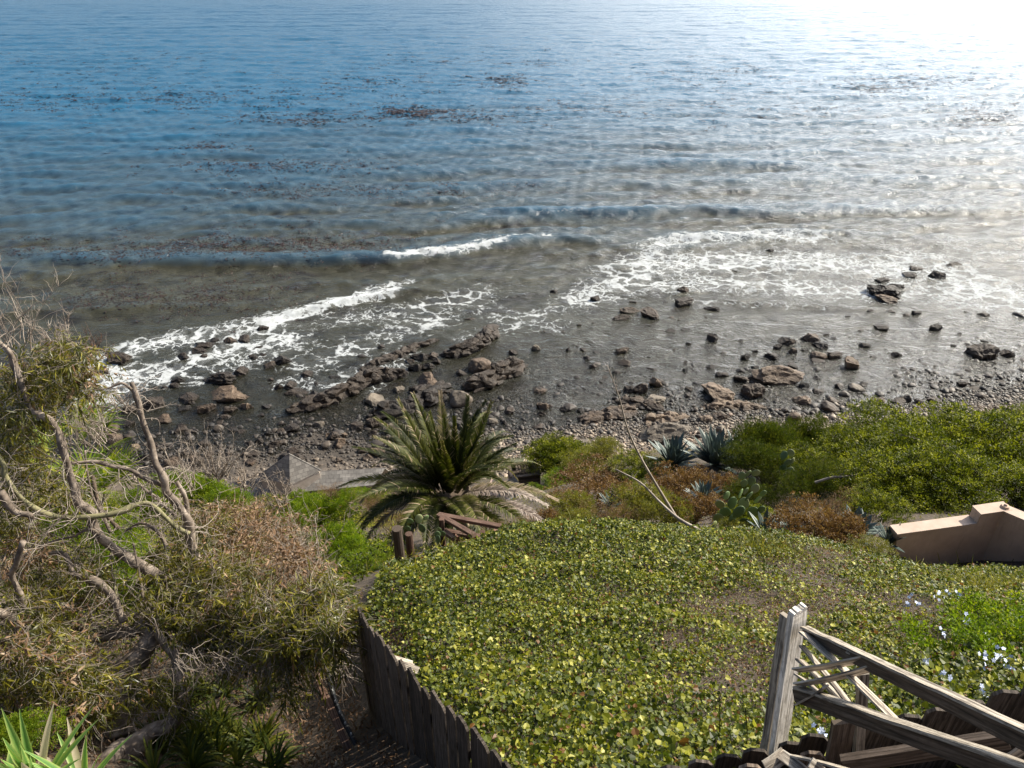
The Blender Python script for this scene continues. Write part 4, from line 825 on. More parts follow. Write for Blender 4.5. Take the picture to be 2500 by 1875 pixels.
tz = thing('trellis', tuple(Wc2(640, 1500, 4.6)), 'collapsed weathered wooden trellis with a pale leaning post and loose lattice strips', 'trellis')
mb = MB(); pt_, pb_ = Wc2(855, 345, 4.0), Wc2(700, 1420, 4.5); mb.beam(pt_, pb_, .108, .034, up=(.48, -.80, .38), a=1, jag=.004, seg=40)
for k_ in range(9): q_ = pt_+(k_/8-.5)*.09*nrm(np.array([.83, .5, 0])); mb.beam(q_-[0, 0, .05], q_+[0, .0, R.uniform(.004, .03)], .012, .036, up=(.48, -.80, .38), a=1, seg=1)
pos_ = pt_*.3+pb_*.7; mb.build('post', M_post, tz)
mb = MB(); mb.beam(Wc2(778, 372, 4.06), Wc2(622, 1420, 4.55), .028, .05, up=(.48, -.80, .38), a=.5, jag=.003, seg=24); mb.build('post_board', M_slat, tz)
mb = MB(); mb.beam(Wc2(900, 475, 4.02), Wc2(2330, 1175, 2.35), .03, .062, a=.08, jag=.002, seg=24); mb.build('rail', M_rail, tz); mb = MB(); mb.beam(Wc2(893, 445, 4.0), Wc2(2330, 1108, 2.33), .042, .012, a=.5, jag=.003, seg=30); mb.build('rail_lit_top', M_slat, tz)  # pale top strip paints the sunlit face, dark rail its shaded front
mb = MB(); mb.beam(Wc2(845, 855, 3.9), Wc2(2330, 1385, 2.35), .03, .062, a=.08, jag=.002, seg=24); mb.build('rail', M_rail, tz); mb = MB(); mb.beam(Wc2(850, 805, 3.88), Wc2(2330, 1312, 2.33), .048, .013, a=.5, jag=.003, seg=30); mb.build('rail_lit_top', M_slat, tz)  # lower rail likewise: sunlit top put in as a paler strip
mb = MB(); mb.beam(Wc2(1248, 712, 3.72), Wc2(1205, 1400, 4.1), .045, .04, up=(0, -1, 0), a=.4, jag=.002); mb.build('upright', M_slat, tz)
mb = MB(); mb.beam(Wc2(1130, 1010, 3.85), Wc2(1060, 1400, 4.1), .115, .03, up=(.1, -1, 0), a=.2); mb.build('upright', M_rail, tz)
for p, q, wd, a_ in [((888, 478, 3.93), (1425, 990, 3.22), .030, .8), ((862, 640, 3.95), (1095, 872, 3.6), .026, .6), ((845, 705, 3.86), (1262, 632, 3.42), .030, .9), ((855, 790, 3.84), (1322, 683, 3.36), .032, .9), ((850, 735, 3.95), (1000, 860, 3.7), .024, .5),
                     ((740, 1200, 3.95), (900, 1320, 3.8), .034, .8), ((755, 1205, 4.02), (1180, 1310, 3.5), .028, .7), ((660, 1290, 3.9), (775, 1205, 3.95), .04, .9), ((930, 1255, 3.7), (1010, 1330, 3.7), .03, .8), ((2090, 1240, 2.9), (2260, 1130, 2.8), .034, .9), ((1160, 585, 3.55), (1330, 690, 3.4), .02, .6), ((880, 560, 3.95), (1180, 930, 3.5), .02, .4), ((850, 905, 3.85), (1020, 800, 3.6), .022, .5), ((1500, 1010, 3.3), (1660, 1130, 3.1), .022, .4)]:
    mb = MB(); mb.beam(Wc2(*p), Wc2(*q), wd*1.8, .009, up=(.25, -.6, .75), a=a_, jag=.0015, seg=10, bow=.006); mb.build('lattice_slat', M_slat, tz)
# ------------------------------------------------------------------ broken rail and posts at the palm
def W3(x, y, t): return W(600+x*.3617, 800+y*.3617, t)
br = thing('broken_handrail', tuple(W3(1400, 1420, 15)), 'fallen reddish brown wooden handrail at the foot of the palm', 'handrail')
for p, q in [((1300, 1262, 15.6), (1815, 1362, 14.4)), ((1310, 1268, 15.4), (1542, 1402, 14.2)), ((1335, 1372, 15.2), (1660, 1425, 14.5)), ((1340, 1375, 15), (1410, 1425, 14.6))]:
    mb = MB(); mb.beam(W3(*p), W3(*q), .10, .07, a=R.rand()); mb.build('beam', M_red, br)
for x, y in [(1322, 1290), (1500, 1385), (1598, 1375), (1690, 1370), (1430, 1400)]:
    p = W3(x, y, 14.9); mb = MB(); mb.beam(p, p-[0, 0, .8], .09, .09, up=(0, 1, 0)); mb.build('stake', M_red, br)
mb = MB(); p = W(969, 1290, 13.2); mb.tube([p, p-[0, 0, .6], p-[.03, 0, 1.3]], [.085, .09, .1], 14, wob=.12); tag(mb.build('log_post', M_rail), 'thick dark round log post at the left end of the ivy', 'post')
mb = MB(); p = W(998, 1303, 14); mb.tube([p, p-[0, 0, .6]], [.07, .075], 12, wob=.1); tag(mb.build('log_post', M_red), 'short reddish post stub right behind the thick log post', 'post')
mb = MB(); p = W(1448, 1155, 36); mb.tube([p, p-[0, 0, 1.1]], [.08, .08], 10); tag(mb.build('pipe_stub', M_rail), 'grey post stub in the yellow green scrub left of the agaves', 'post')
# ------------------------------------------------------------------ leaf materials
ML_ivy = leafmat('ivy_leaf', [(0, (.018, .028, .004)), (.28, (.055, .075, .007)), (.55, (.13, .145, .011)), (.75, (.23, .22, .015)), (.93, (.42, .40, .09)), (1, (.15, .07, .02))], .3, .45, .25)
ML_green = leafmat('shrub_leaf', [(0, (.010, .016, .002)), (.45, (.060, .078, .005)), (.72, (.22, .23, .015)), (1, (.34, .31, .03))], .3, .5, .2)  # dark end lowered, bright end raised: crown shadow and highlights in the colour
ML_bright = leafmat('bright_leaf', [(0, (.03, .055, .004)), (.5, (.11, .17, .008)), (1, (.30, .31, .02))], .38, .5, .2)
ML_dark = leafmat('dark_needle', [(0, (.012, .022, .004)), (.5, (.045, .062, .008)), (1, (.14, .135, .015))], .3, .5, .2)
ML_olive = leafmat('olive_leaf', [(0, (.018, .022, .005)), (.4, (.070, .074, .010)), (.7, (.17, .15, .016)), (.88, (.34, .30, .03)), (1, (.25, .14, .07))], .35, .4, .5)
ML_dead = leafmat('dead_leaf', [(0, (.08, .042, .02)), (.5, (.22, .13, .07)), (.85, (.38, .26, .16)), (1, (.5, .41, .29))], .25, .6, .3, 1.0)
ML_rust = leafmat('rust_leaf', [(0, (.06, .032, .014)), (.5, (.17, .09, .035)), (.78, (.27, .165, .07)), (1, (.14, .14, .03))], .3, .5, .35, 1.1)
ML_yel = leafmat('yellow_leaf', [(0, (.05, .06, .012)), (.5, (.13, .13, .02)), (1, (.27, .22, .03))], .35, .5, .4)
ML_agave = leafmat('agave_leaf', [(0, (.05, .07, .065)), (.6, (.08, .11, .095)), (1, (.14, .165, .14))], .05, .45, .4)
ML_palm = leafmat('palm_leaflet', [(0, (.011, .016, .003)), (.4, (.034, .042, .006)), (.65, (.095, .098, .014)), (.8, (.20, .155, .09)), (1, (.36, .27, .19))], .25, .5, .2)
ML_pdead = leafmat('dead_leaflet', [(0, (.07, .05, .04)), (.5, (.2, .15, .12)), (1, (.38, .31, .25))], .15, .55, .4, 1.0)
ML_cact = leafmat('cactus_pad', [(0, (.08, .13, .05)), (.6, (.16, .23, .09)), (1, (.28, .30, .14))], .03, .5, .4)
ML_yucca = leafmat('yucca_leaf', [(0, (.05, .11, .03)), (.5, (.13, .26, .06)), (.9, (.40, .46, .14)), (1, (.5, .42, .3))], .35, .4, .5)
M_bark = simple('smooth_bark', (.20, .145, .105), (.40, .32, .25), 7, .75, .6, .01, stops=[(.35, (.09, .07, .055)), (.5, (.16, .125, .095)), (.65, (.31, .255, .205))])
M_moss = simple('mossy_bark', (.13, .12, .06), (.27, .245, .13), 6, .8, .6, .01)
M_twig = simple('dry_twig', (.17, .13, .10), (.42, .36, .30), 4, .8, 0)
M_drystem = simple('dry_stem', (.10, .06, .038), (.30, .215, .15), 4, .85, 0)
M_stem = simple('dark_stem', (.06, .045, .03), (.14, .10, .07), 6, .85, .3)
# ------------------------------------------------------------------ builders
def twigmesh(name, P0, D0, L, r0, seg=6, wander=.35, grav=0.0, r=R, n3=3):
    """many thin wandering 3 sided twigs"""
    n = len(P0); p = np.array(P0, float); d = nrm(D0); L = np.zeros(n)+L; r0 = np.zeros(n)+r0; rings = []; th = np.arange(n3)*2*np.pi/n3
    for k in range(seg+1):
        a = nrm(np.cross(d, np.array([.3, .2, .9])+0*d)); b = np.cross(d, a); rad = r0*(1-.8*k/seg)
        rings.append(p[:, None]+rad[:, None, None]*(np.cos(th)[None, :, None]*a[:, None]+np.sin(th)[None, :, None]*b[:, None]))
        p = p+d*(L/seg)[:, None]; d = nrm(d+wander*r.normal(size=(n, 3))+np.array([0, 0, grav]))
    V = np.stack(rings, 1); m_ = (seg+1)*n3; base = np.array([(k*n3+j, k*n3+(j+1) % n3, (k+1)*n3+(j+1) % n3, (k+1)*n3+j) for k in range(seg) for j in range(n3)])
    Q = (base[None]+(np.arange(n)*m_)[:, None, None]).reshape(-1, 4)
    return mesh_np(name, V.reshape(-1, 3), quads=Q, attrs={'rnd': np.repeat(r.rand(n), m_)}, smooth=True)
def crown(blobs, nclump, per, ll, lw, shape, r, clr=.16, updir=.5, fill=.35, bias=0.0, outw=1.0):
    """leaves in clumps over a set of ellipsoids; returns leaf arrays"""
    blobs = np.array(blobs, float); vol = (blobs[:, 3]*blobs[:, 4]*blobs[:, 5])**(2/3); idx = r.choice(len(blobs), nclump, p=vol/vol.sum()); B = blobs[idx]
    d = nrm(r.normal(size=(nclump, 3))); d[:, 2] = np.where(d[:, 2] < -.25, -d[:, 2], d[:, 2]); rad = np.where(r.rand(nclump) < fill, r.uniform(.45, .9, nclump), r.uniform(.85, 1.12, nclump))
    c = B[:, :3]+B[:, 3:6]*d*rad[:, None]*(1+.22*fbm(B[:, :3]+d*2.2, 2))[:, None]
    cr = clr*r.uniform(.6, 1.4, nclump); q = nrm(r.normal(size=(nclump*per, 3)))*(r.rand(nclump*per)**.5)[:, None]; P = np.repeat(c, per, 0)+q*np.repeat(cr, per)[:, None]*np.array([1, 1, .8])
    D = nrm(q*.8+np.repeat(d, per, 0)*.5*outw+np.array([0, 0, updir])+.5*r.normal(size=P.shape)); N = nrm(np.repeat(d, per, 0)+.7*r.normal(size=P.shape)+[0, 0, .4])
    tone = np.clip(np.repeat(r.beta(2, 2, nclump), per)*.75+.25*r.rand(nclump*per)+bias, 0, 1)
    s = r.uniform(.65, 1.25, len(P)); return P, D, N, ll*s, lw*s, shape, tone, c
def shrub_mesh(blobs, nclump, per, ll, lw, shape, r, mat, base=(0, 0, 0), nst=26, **kw):
    P, D, N, L_, W_, sh_, tone, c = crown(blobs, nclump, per, ll, lw, shape, r, **kw)
    fo = leafmesh('foliage', P, D, N, L_, W_, sh_, tone); fo.materials.append(mat)
    k = c[r.choice(len(c), min(nst, len(c)), replace=False)]; b = np.array(base, float); mb = MB()
    for e in k:
        mid = (b+e)/2+r.normal(size=3)*.08*np.linalg.norm(e-b)+[0, 0, .05]; mb.tube(crom([b+r.normal(size=3)*[.06, .06, 0], mid, e], 4), np.linspace(.03, .006, 9), 5)
    st = mb.mesh('stems', True); st.materials.append(M_stem); return fo, st
def put(name, label, cat, loc, meshes, scale=(1, 1, 1), rz=0.0, group=None, names=('foliage', 'stems')):
    t_ = thing(name, loc, label, cat, group); t_.rotation_euler[2] = rz; t_.scale = scale
    for me, nm in zip(meshes, names):
        if me is None: continue
        c = bpy.data.objects.new(nm, me); C.objects.link(c); c.parent = t_
    return t_
def gpt(px, py, dz=0.0):
    p = hit(px, py)[0]; return (p[0], p[1], p[2]+dz)
# ------------------------------------------------------------------ ivy bank
r = np.random.RandomState(41)
IVY = [(820, 1500), (860, 1430), (950, 1396), (1060, 1362), (1160, 1330), (1270, 1294), (1450, 1283), (1700, 1285), (1950, 1300), (2120, 1350), (2250, 1400), (2500, 1400), (2700, 1420), (2700, 1960), (1100, 1960), (1000, 1760), (880, 1580)]
def inpoly(px, py, poly):
    poly = np.array(poly, float); ins = np.zeros(px.shape, bool); j = len(poly)-1
    for i in range(len(poly)):
        xi, yi = poly[i]; xj, yj = poly[j]; c_ = ((yi > py) != (yj > py)) & (px < (xj-xi)*(py-yi)/(yj-yi+1e-9)+xi); ins ^= c_; j = i
    return ins
def fence_side(x, y):      # > 0: to the right of the left fence line
    L_ = fp[:, :2]; xf = np.interp(y, L_[::-1, 1][::-1] if False else L_[:, 1], L_[:, 0]); return x-xf
def scatter(poly, n, r, x0=-8, x1=12, y0=2.2, y1=14):
    x = r.uniform(x0, x1, n); y = r.uniform(y0, y1, n); z = hfast(x, y); px, py, t = proj(np.stack([x, y, z], -1)); ok = inpoly(px, py, poly); return x[ok], y[ok], z[ok], px[ok], py[ok]
def brown(px, py):         # dry patches seen in the bank
    f = 0
    for cx, cy, rx, ry, a_ in [(1880, 1500, 150, 70, 1), (1820, 1640, 130, 80, .9), (1980, 1380, 160, 50, .7), (1700, 1570, 120, 60, .6), (1300, 1500, 60, 30, .25), (2180, 1560, 160, 70, .55), (970, 1580, 50, 40, .9), (2350, 1480, 120, 50, .5), (1450, 1380, 90, 30, .25), (1250, 1850, 60, 40, .2), (1950, 1480, 220, 110, .75), (1760, 1500, 120, 60, .8), (1650, 1690, 100, 60, .6), (1780, 1760, 120, 60, .5), (2150, 1480, 200, 70, .6), (1500, 1480, 120, 40, .35), (1330, 1620, 120, 50, .25)]:
        f = np.maximum(f, a_*np.exp(-((px-cx)/rx)**2-((py-cy)/ry)**2))
    return f
x, y, z, px, py = scatter(IVY, 620000, r); bf = brown(px, py); cl = fbm(p3(x*1.6, y*1.6), 3)
keep = (r.rand(len(x)) < np.clip(1.05-1.15*bf+.55*cl, .12, 1)) & (fence_side(x, y) > .12); x, y, z, px, py, bf, cl = [q[keep] for q in (x, y, z, px, py, bf, cl)]
n = len(x); hgt_ = np.abs(r.normal(size=n))*.05+.09*fbm(p3(x*1.9, y*1.9, 3), 3)+.12*(1-bf)
P = np.stack([x, y, z+hgt_], -1); th = r.uniform(0, 6.28, n); D = np.stack([np.cos(th), np.sin(th), r.normal(size=n)*.55], -1)
N = nrm(r.normal(size=(n, 3))*.62+np.array([.15, -.1, 1.0])); s = np.clip(r.lognormal(0, .38, n), .45, 2.4)*.029*(1-.35*bf)
rt = px > 1900; tone = np.clip(r.beta(1.7, 2.3, n)*.95+.08*cl+.13*bf+(r.rand(n) < .08)*.5-.05, 0, .93); tone = np.where(r.rand(n) < .03+.12*bf, 1, tone)  # pale leaves: light undersides, plus gloss and backlit glints put in as colour
print('ivy leaves', n)
iv = link('ivy', leafmesh('ivy', P, D, N, s, s*.95, 'heart', tone), ML_ivy); tag(iv, 'dense ground ivy covering the near slope with pale leaves and glints put in as colour', 'ivy', kind='stuff')
x, y, z, px, py = scatter(IVY, 90000, r); bf = brown(px, py); k_ = (r.rand(len(x)) < .1+bf*1.0) & (fence_side(x, y) > .1); x, y, z = x[k_], y[k_], z[k_]; n = len(x)
o = link('dry_stems', twigmesh('dry_stems', np.stack([x, y, z+.02], -1), rdir(n, .35, r), r.uniform(.08, .26, n), .0036, 4, .5, 0, r), M_drystem); tag(o, 'tangle of dry brown stems showing in the bare patches of the ivy', 'dry stems', kind='stuff')
x, y, z, px, py = scatter(IVY, 60000, r); bf = brown(px, py); k_ = (r.rand(len(x)) < .5*np.clip(bf*3, .12, 1)+.35*(px > 2050)) ; x, y, z = x[k_], y[k_], z[k_]; n = len(x)
P = np.stack([x, y, z+r.uniform(0, .16, n)], -1); o = link('small_weeds', leafmesh('small_weeds', P, rdir(n, .5, r), rdir(n, .8, r), r.uniform(.025, .06, n), .02, 'diamond', r.rand(n)*.8), ML_yel); tag(o, 'small yellow green weeds growing through the bare parts of the bank', 'weeds', kind='stuff')
x, y, z, px, py = scatter(IVY, 150000, r); bf = brown(px, py); k_ = (r.rand(len(x)) < bf*.9); x, y, z = x[k_], y[k_], z[k_]; n = len(x)
P = np.stack([x, y, z+r.uniform(0, .06, n)], -1); o = link('dry_leaves', leafmesh('dry_leaves', P, rdir(n, .3, r), rdir(n, .8, r), r.uniform(.02, .05, n), .018, 'diamond', r.rand(n)**1.6*.75), ML_rust); tag(o, 'withered brown leaves in the bald patches of the ivy bank', 'dry leaves', kind='stuff')
# pale grass tuft and trailing grass at right
for (px_, py_, rr_, lb, n) in [(2430, 1445, .75, 'feathery pale green grass tuft below the stucco wall', 2600), (2440, 1840-400, .1, None, 0), (1340, 1345, .9, None, 0), (1850, 1345, .6, 'low feathery yellow green tuft at the top of the ivy', 1300)]:
    if lb:
        c = np.array(gpt(px_, py_)); q = r.normal(size=(n, 2))*rr_*.42; P = np.stack([c[0]+q[:, 0], c[1]+q[:, 1], hfast(c[0]+q[:, 0], c[1]+q[:, 1])+.03], -1)
        D = rdir(n, .9, r); D[:, :2] += q*.6; tag(link('grass_tuft', leafmesh('grass_tuft', P, D, rdir(n, 0, r), r.uniform(.15, .32, n), .008, 'blade', r.rand(n)), ML_yel), lb, 'grass tuft')
for (a_, b_, t_, lb) in [((350, 1250), (385, 870), 4.9, 'tall thin weed with a yellow flower head left of the trellis post'), ((525, 1270), (540, 930), 4.7, 'tall bare weed stalk close left of the trellis post')]:
    p = Wc2(a_[0], a_[1], t_+.5); q = Wc2(b_[0], b_[1], t_); mb = MB(); mb.tube(crom([p, (p+q)/2+[.02, 0, 0], q]), .004, 5)
    for k in range(14): s_ = q+rdir(1, 0, r)[0]*.05; mb.tube([q-[0, 0, .04], s_], .0025, 4)
    tag(mb.build('weed_stalk', ML_yel), lb, 'weed')
# ------------------------------------------------------------------ plumbago with pale blue flowers (right edge)
r = np.random.RandomState(43)
bl = []
for px_, py_, t_, rp, rt_ in [(2420, 1610, 6.7, 95, .4), (2330, 1660, 6.6, 60, .3), (2500, 1560, 7.2, 95, .4), (2380, 1540, 7.6, 70, .35), (2270, 1620, 6.9, 55, .25), (2480, 1680, 6.2, 80, .4), (2580, 1620, 6.5, 100, .5), (2230, 1560, 7.6, 40, .2), (2320, 1720, 6.0, 50, .25)]:
    c = W(px_, py_, t_+.15); bl.append([*c, rp*t_/FPX, rt_, rp*t_/FPX*.75])
c0 = W(2440, 1700, 6.9); bl = np.array(bl); bl[:, :3] -= c0
pf = shrub_mesh(bl, 1000, 22, .034, .016, 'lance', r, ML_bright, base=(0, 0, -.3), clr=.075, fill=.4)
pg = put('flowering_shrub', 'bright green flowering shrub with pale blue blossoms behind the trellis rails', 'shrub', c0, pf)
fcl = []
for k, (px_, py_) in enumerate([(2220, 1466), (2235, 1470), (2213, 1475), (2312, 1447), (2295, 1458), (2341, 1452), (2363, 1513), (2355, 1520), (2411, 1533), (2418, 1565), (2299, 1543), (2271, 1614), (2412, 1630), (2309, 1643), (2392, 1685), (2440, 1590), (2446, 1605), (2404, 1605), (2470, 1500), (2485, 1510), (2478, 1495), (2495, 1503), (2459, 1620), (2470, 1606), (2010, 1782), (2001, 1790), (2250, 1690), (2480, 1640)]):
    tt = np.interp(py_, [1440, 1500, 1600, 1700, 1790], [9.5, 8.2, 6.9, 6.2, 5.6]); c = W(px_, py_, tt-.6); fc = []; fcl.append(fc)
    for j in range(4):
        q = c+r.normal(size=3)*.024; nn = nrm(np.array([0, -.6, .8])+.5*r.normal(size=3)); a1 = nrm(np.cross(nn, [0.1, 1, .2])); a2 = np.cross(nn, a1); ph = r.rand()*6
        for p5 in range(5): th = ph+p5*1.2566; fc.append((q, a1*math.cos(th)+a2*math.sin(th), nn))
m, t, b, o = newmat('pale_petal'); b.inputs['Base Color'].default_value = (.62, .68, .85, 1); b.inputs['Roughness'].default_value = .6; MF = m
for fc in fcl:
    fc = np.array(fc); link('flower_cluster', leafmesh('flower_cluster', fc[:, 0], fc[:, 1], fc[:, 2], .022, .018, 'diamond', r.rand(len(fc))), MF, pg)
# ------------------------------------------------------------------ big green shrubs on the right hand slope
r = np.random.RandomState(47)
def protos(n, mat, ll, lw, shape, nc, per, **kw):
    out = []
    for k in range(n):
        bl = [(r.normal()*.5, r.normal()*.5, .5+r.rand()*.35, r.uniform(.55, .85), r.uniform(.55, .85), r.uniform(.5, .75)) for _ in range(7)]; out.append(shrub_mesh(bl, nc, per, ll, lw, shape, r, mat, **kw))
    return out
PR_g = protos(4, ML_green, .062, .032, 'diamond', 900, 26, clr=.13, fill=.35)
PR_d = protos(2, ML_dark, .065, .020, 'diamond', 900, 28, clr=.15, fill=.4, updir=.9)
PR_y = protos(2, ML_yel, .07, .036, 'diamond', 520, 20, clr=.14)
PR_r = protos(2, ML_rust, .085, .055, 'diamond', 420, 16, clr=.15)
PR_b = protos(3, ML_bright, .066, .034, 'diamond', 700, 20, clr=.13)
PR_o = protos(2, ML_dead, .045, .018, 'diamond', 380, 16, clr=.16)
def bush(px, py, t, rpx, pro, label, name='shrub', group=None, flat=.8, wide=1.0, cat='shrub', sink=.15):
    """bush whose crown centre is seen at (px,py) at depth t with radius rpx pixels"""
    c = W(px, py, t); rad = rpx*t/FPX; s = rad/1.15; z0 = float(hfast(c[0], c[1])); base = min(c[2]-.75*s*flat, z0+.2)
    base_ = np.array([c[0], c[1], c[2]-.75*s*flat]); sz = s*flat
    if base_[2] > z0+.1: top = c[2]+.55*sz; sz = min(sz*1.55, (top-z0+.1)/1.3); base_[2] = top-1.3*sz
    me = pro[r.randint(len(pro))]; return put(name, label, cat, base_, me, (s*wide, s, sz), r.uniform(-.5, .5), group)
BIG = [(2190, 1070, 27, 115, 'broad bright green bush right of the dark bushy mound, with a bare stick beside it'), (2330, 1110, 25, 130, 'rounded green bush behind the stepped end of the stucco wall'), (2450, 1080, 26, 130, 'leafy green bush at the right frame edge above the stucco wall'), (2080, 1160, 24.5, 90, 'green bush below the bare fallen stick'),
       (2230, 1170, 22.5, 105, 'green bush with grey twigs low behind the stucco wall, left one'), (2390, 1170, 22, 110, 'dark green bush directly over the stepped top of the stucco wall'), (2500, 1170, 22, 100, 'green bush behind the right wing of the stucco wall'), (2030, 1075, 29, 85, 'green bush between the dark mound and the bright broad bush'), (2120, 1100, 27, 80, 'small green bush in the middle of the right thicket'),
       (2300, 1055, 31, 80, 'green bush on the skyline of the thicket, left of centre'), (2420, 1035, 32, 75, 'green bush at the top of the thicket near the right edge'), (2530, 1050, 31, 90, 'green bush cut off by the right frame edge'), (2170, 1235, 20.5, 70, 'low green bush in shade to the left behind the stucco wall'), (2000, 1130, 26, 70, 'green bush above the prickly pear and agave clump')]
for px, py, t, rp, lb in BIG: bush(px, py+26+(18 if py < 1080 else 0), t, rp*1.12, PR_g, lb, flat=.75, group='bushes of the right hand thicket')
for px, py, t, rp, lb in [(1880, 1150, 26, 85, 'dark needle leaved bush at the left corner of the thicket, lower one'), (1900, 1085, 28, 80, 'dark green bush with an opening in it behind the prickly pear'), (1850, 1215, 24, 60, 'dark bush right of the large agave, lowest'), (1975, 1190, 24, 70, 'dark feathery bush beneath the bare fallen stick'), (1960, 1070, 30, 65, 'dark green bush top next to the hedge of the bluff edge')]:
    bush(px, py, t, rp, PR_d, lb, flat=.9)
for i, (px, py, t, rp) in enumerate([(1920, 1046, 36, 48), (2000, 1034, 37, 45), (2080, 1026, 38, 45), (2160, 1018, 39, 42), (2240, 1010, 40, 42), (2320, 1003, 41, 42), (2400, 996, 42, 40), (2470, 990, 43, 40), (2540, 982, 44, 40), (1860, 1062, 35, 36)]):
    bush(px, py+34, t*.97, rp*.8, PR_g if i % 3 else PR_d, 'low green hedge bush on the edge of the bluff above the cobbles', group='low bushes along the bluff edge', flat=.5, wide=1.35)
for px, py, t, rp, lb in [(2440, 1020, 37, 45, 'dry brown brush at the upper right edge of the slope'), (2490, 1012, 36, 45, 'dry brown brush touching the right frame edge'), (2130, 1040, 35, 35, 'thin dry grey brush on top of the thicket')]:
    bush(px, py, t, rp, PR_o, lb, flat=.5, wide=1.3)
MID = [(1850, 1265, 19.5, 45, PR_g, 'dark green scrub behind the small agaves at the ivy crest'), (1930, 1255, 20, 45, PR_o, 'dry twiggy bush in the shade below the dark thicket'), (1790, 1290, 17.5, 30, PR_y, 'low weeds at the foot of the many padded prickly pear'), (2040, 1240, 20.5, 50, PR_o, 'dry brush below the fallen bare stick'), (1480, 1090, 41, 30, PR_y, 'scrub touching the tall stalk where the cobbles begin'), (1330, 1270, 21, 36, PR_r, 'reddish scrub at the ivy crest right of the garden wall'), (1410, 1270, 20, 34, PR_y, 'yellow weeds at the ivy crest left of the curved stalk'), (1200, 1330, 17, 34, PR_y, 'weeds behind the broken handrail'), (1372, 1115, 48, 55, PR_y, 'large yellow green bush right beside the wooden planter box'), (1395, 1118, 46, 58, PR_g, 'green bush with thin upright shoots left of the post stub'), (1440, 1130, 42, 45, PR_y, 'yellowish scrub between planter bush and flower stalk'), (1320, 1195, 42, 24, PR_b, 'small green bush in front of the planter box'),
       (1385, 1165, 40, 40, PR_b, 'bright green low bush in front of the large yellow green bush'), (1440, 1180, 30, 52, PR_r, 'rust coloured bush left of the flower stalk, upper one'), (1395, 1225, 26, 42, PR_r, 'reddish bush near the low white garden wall'), (1392, 1245, 22, 48, PR_y, 'yellow green bush at the right end of the garden wall'),
       (1500, 1215, 25, 55, PR_r, 'rust brown bush crossed by the curved stalk'), (1580, 1160, 30, 55, PR_g, 'green bush behind the crossing stalks'), (1560, 1230, 22, 55, PR_y, 'yellow green bush at the foot of the crossing stalks'), (1690, 1185, 28, 40, PR_r, 'rust brown bush in front of the large agave'), (1650, 1185, 26, 45, PR_r, 'brownish bush between the stalks and the large agave'),
       (1480, 1250, 21, 48, PR_o, 'dry tan bush above the ivy edge at centre'), (1630, 1245, 21, 45, PR_y, 'small yellow green bush at the ivy edge right of the stalks'), (1700, 1240, 21, 40, PR_r, 'dark reddish bush in front of the prickly pear'), (1540, 1115, 38, 32, PR_o, 'dry scrub on the bare soil left of the small agave'), (1318, 1225, 38, 22, PR_b, 'small dark green bush beside the terrace'),
       (1750, 1190, 25, 36, PR_r, 'reddish bush close left of the prickly pear'), (1810, 1120, 31, 34, PR_g, 'grey green bush right of the large agave'), (1985, 1290, 15.6, 62, PR_r, 'bright rust orange bush on the crest of the ivy beside the blue agave'), (2060, 1300, 15.2, 40, PR_r, 'rust orange bush between the two blue agaves'), (2130, 1345, 13.8, 40, PR_y, 'yellow green weeds left of the stucco wall foot'),
       (1240, 1290, 17, 35, PR_o, 'dry bush at the right end of the broken handrail'), (1150, 1335, 14.4, 30, PR_o, 'dry scrub in front of the broken handrail'), (1420, 1150, 40, 30, PR_y, 'pale scrub beside the grey post stub')]
for px, py, t, rp, pro, lb in MID: bush(px, py+4, t, rp*1.22, pro, lb, flat=.75, wide=1.15)
LEFTB = [(838, 1462, 11.0, 40, 'small green bush squeezed between fence end and ivy'), (822, 1425, 13.0, 36, 'green bush behind the far end of the left fence'), (735, 1222, 43, 34, 'dark green bush right in front of the hip roof corner'), (830, 1215, 43, 36, 'green bush under the eave of the wing roof'), (905, 1212, 41, 38, 'green bush between the wing roof and the palm'), (690, 1244, 22, 55, 'bright yellow green bush covering the corner of the house roof'), (780, 1252, 21, 58, 'bright green bush in front of the right wing of the roof'), (760, 1330, 17, 65, 'bright green bush in the gap between dry brush and log post'), (850, 1310, 16, 60, 'bright green bush left of the prickly pears'), (870, 1390, 14, 60, 'bright green bush around the thick log post'),
         (820, 1450, 13, 45, 'small bright green bush at the left corner of the ivy'), (930, 1400, 13.5, 35, 'yellow green bush at the foot of the thick log post'), (700, 1290, 19, 50, 'bright green bush behind the dry brown brush'), (300, 1330, 14, 90, 'dark leafy green bush behind the bare tree limbs'), (180, 1290, 15, 80, 'bright green bush behind the limbs at the left'), (340, 1220, 18, 55, 'green bush behind the mossy limb'),
         (20, 1790, 6.9, 75, 'bright green bush in the lower left corner'), (400, 1180, 25, 50, 'yellow green bush behind the broken limb'), (480, 1190, 27, 60, 'yellow green bush left of the house roof'), (280, 1440, 12, 70, 'dark green bush under the curved limbs'), (560, 1210, 25, 50, 'olive bush in front of the left eave of the house')]
for px, py, t, rp, lb in LEFTB: bush(px, py, t, rp, PR_b, lb, flat=.9, wide=1.15)
for px, py, t, rp, lb in [(620, 1240, 20, 60, 'tan dry bush in front of the left end of the house'), (560, 1270, 17, 75, 'brown dry bush left of the roofs'), (680, 1360, 12.5, 80, 'large dry brown brush with grey stems left of the bright green bushes'), (620, 1320, 14, 80, 'dry brown brush in the middle of the left thicket'), (800, 1200, 40, 30, 'dry bush at the right of the house roof'), (900, 1240, 30, 55, 'olive scrub under the left palm fronds'), (960, 1270, 24, 50, 'dry scrub at the left foot of the palm')]:
    bush(px, py, t, rp, PR_o, lb, name='dry_bush', flat=.9)
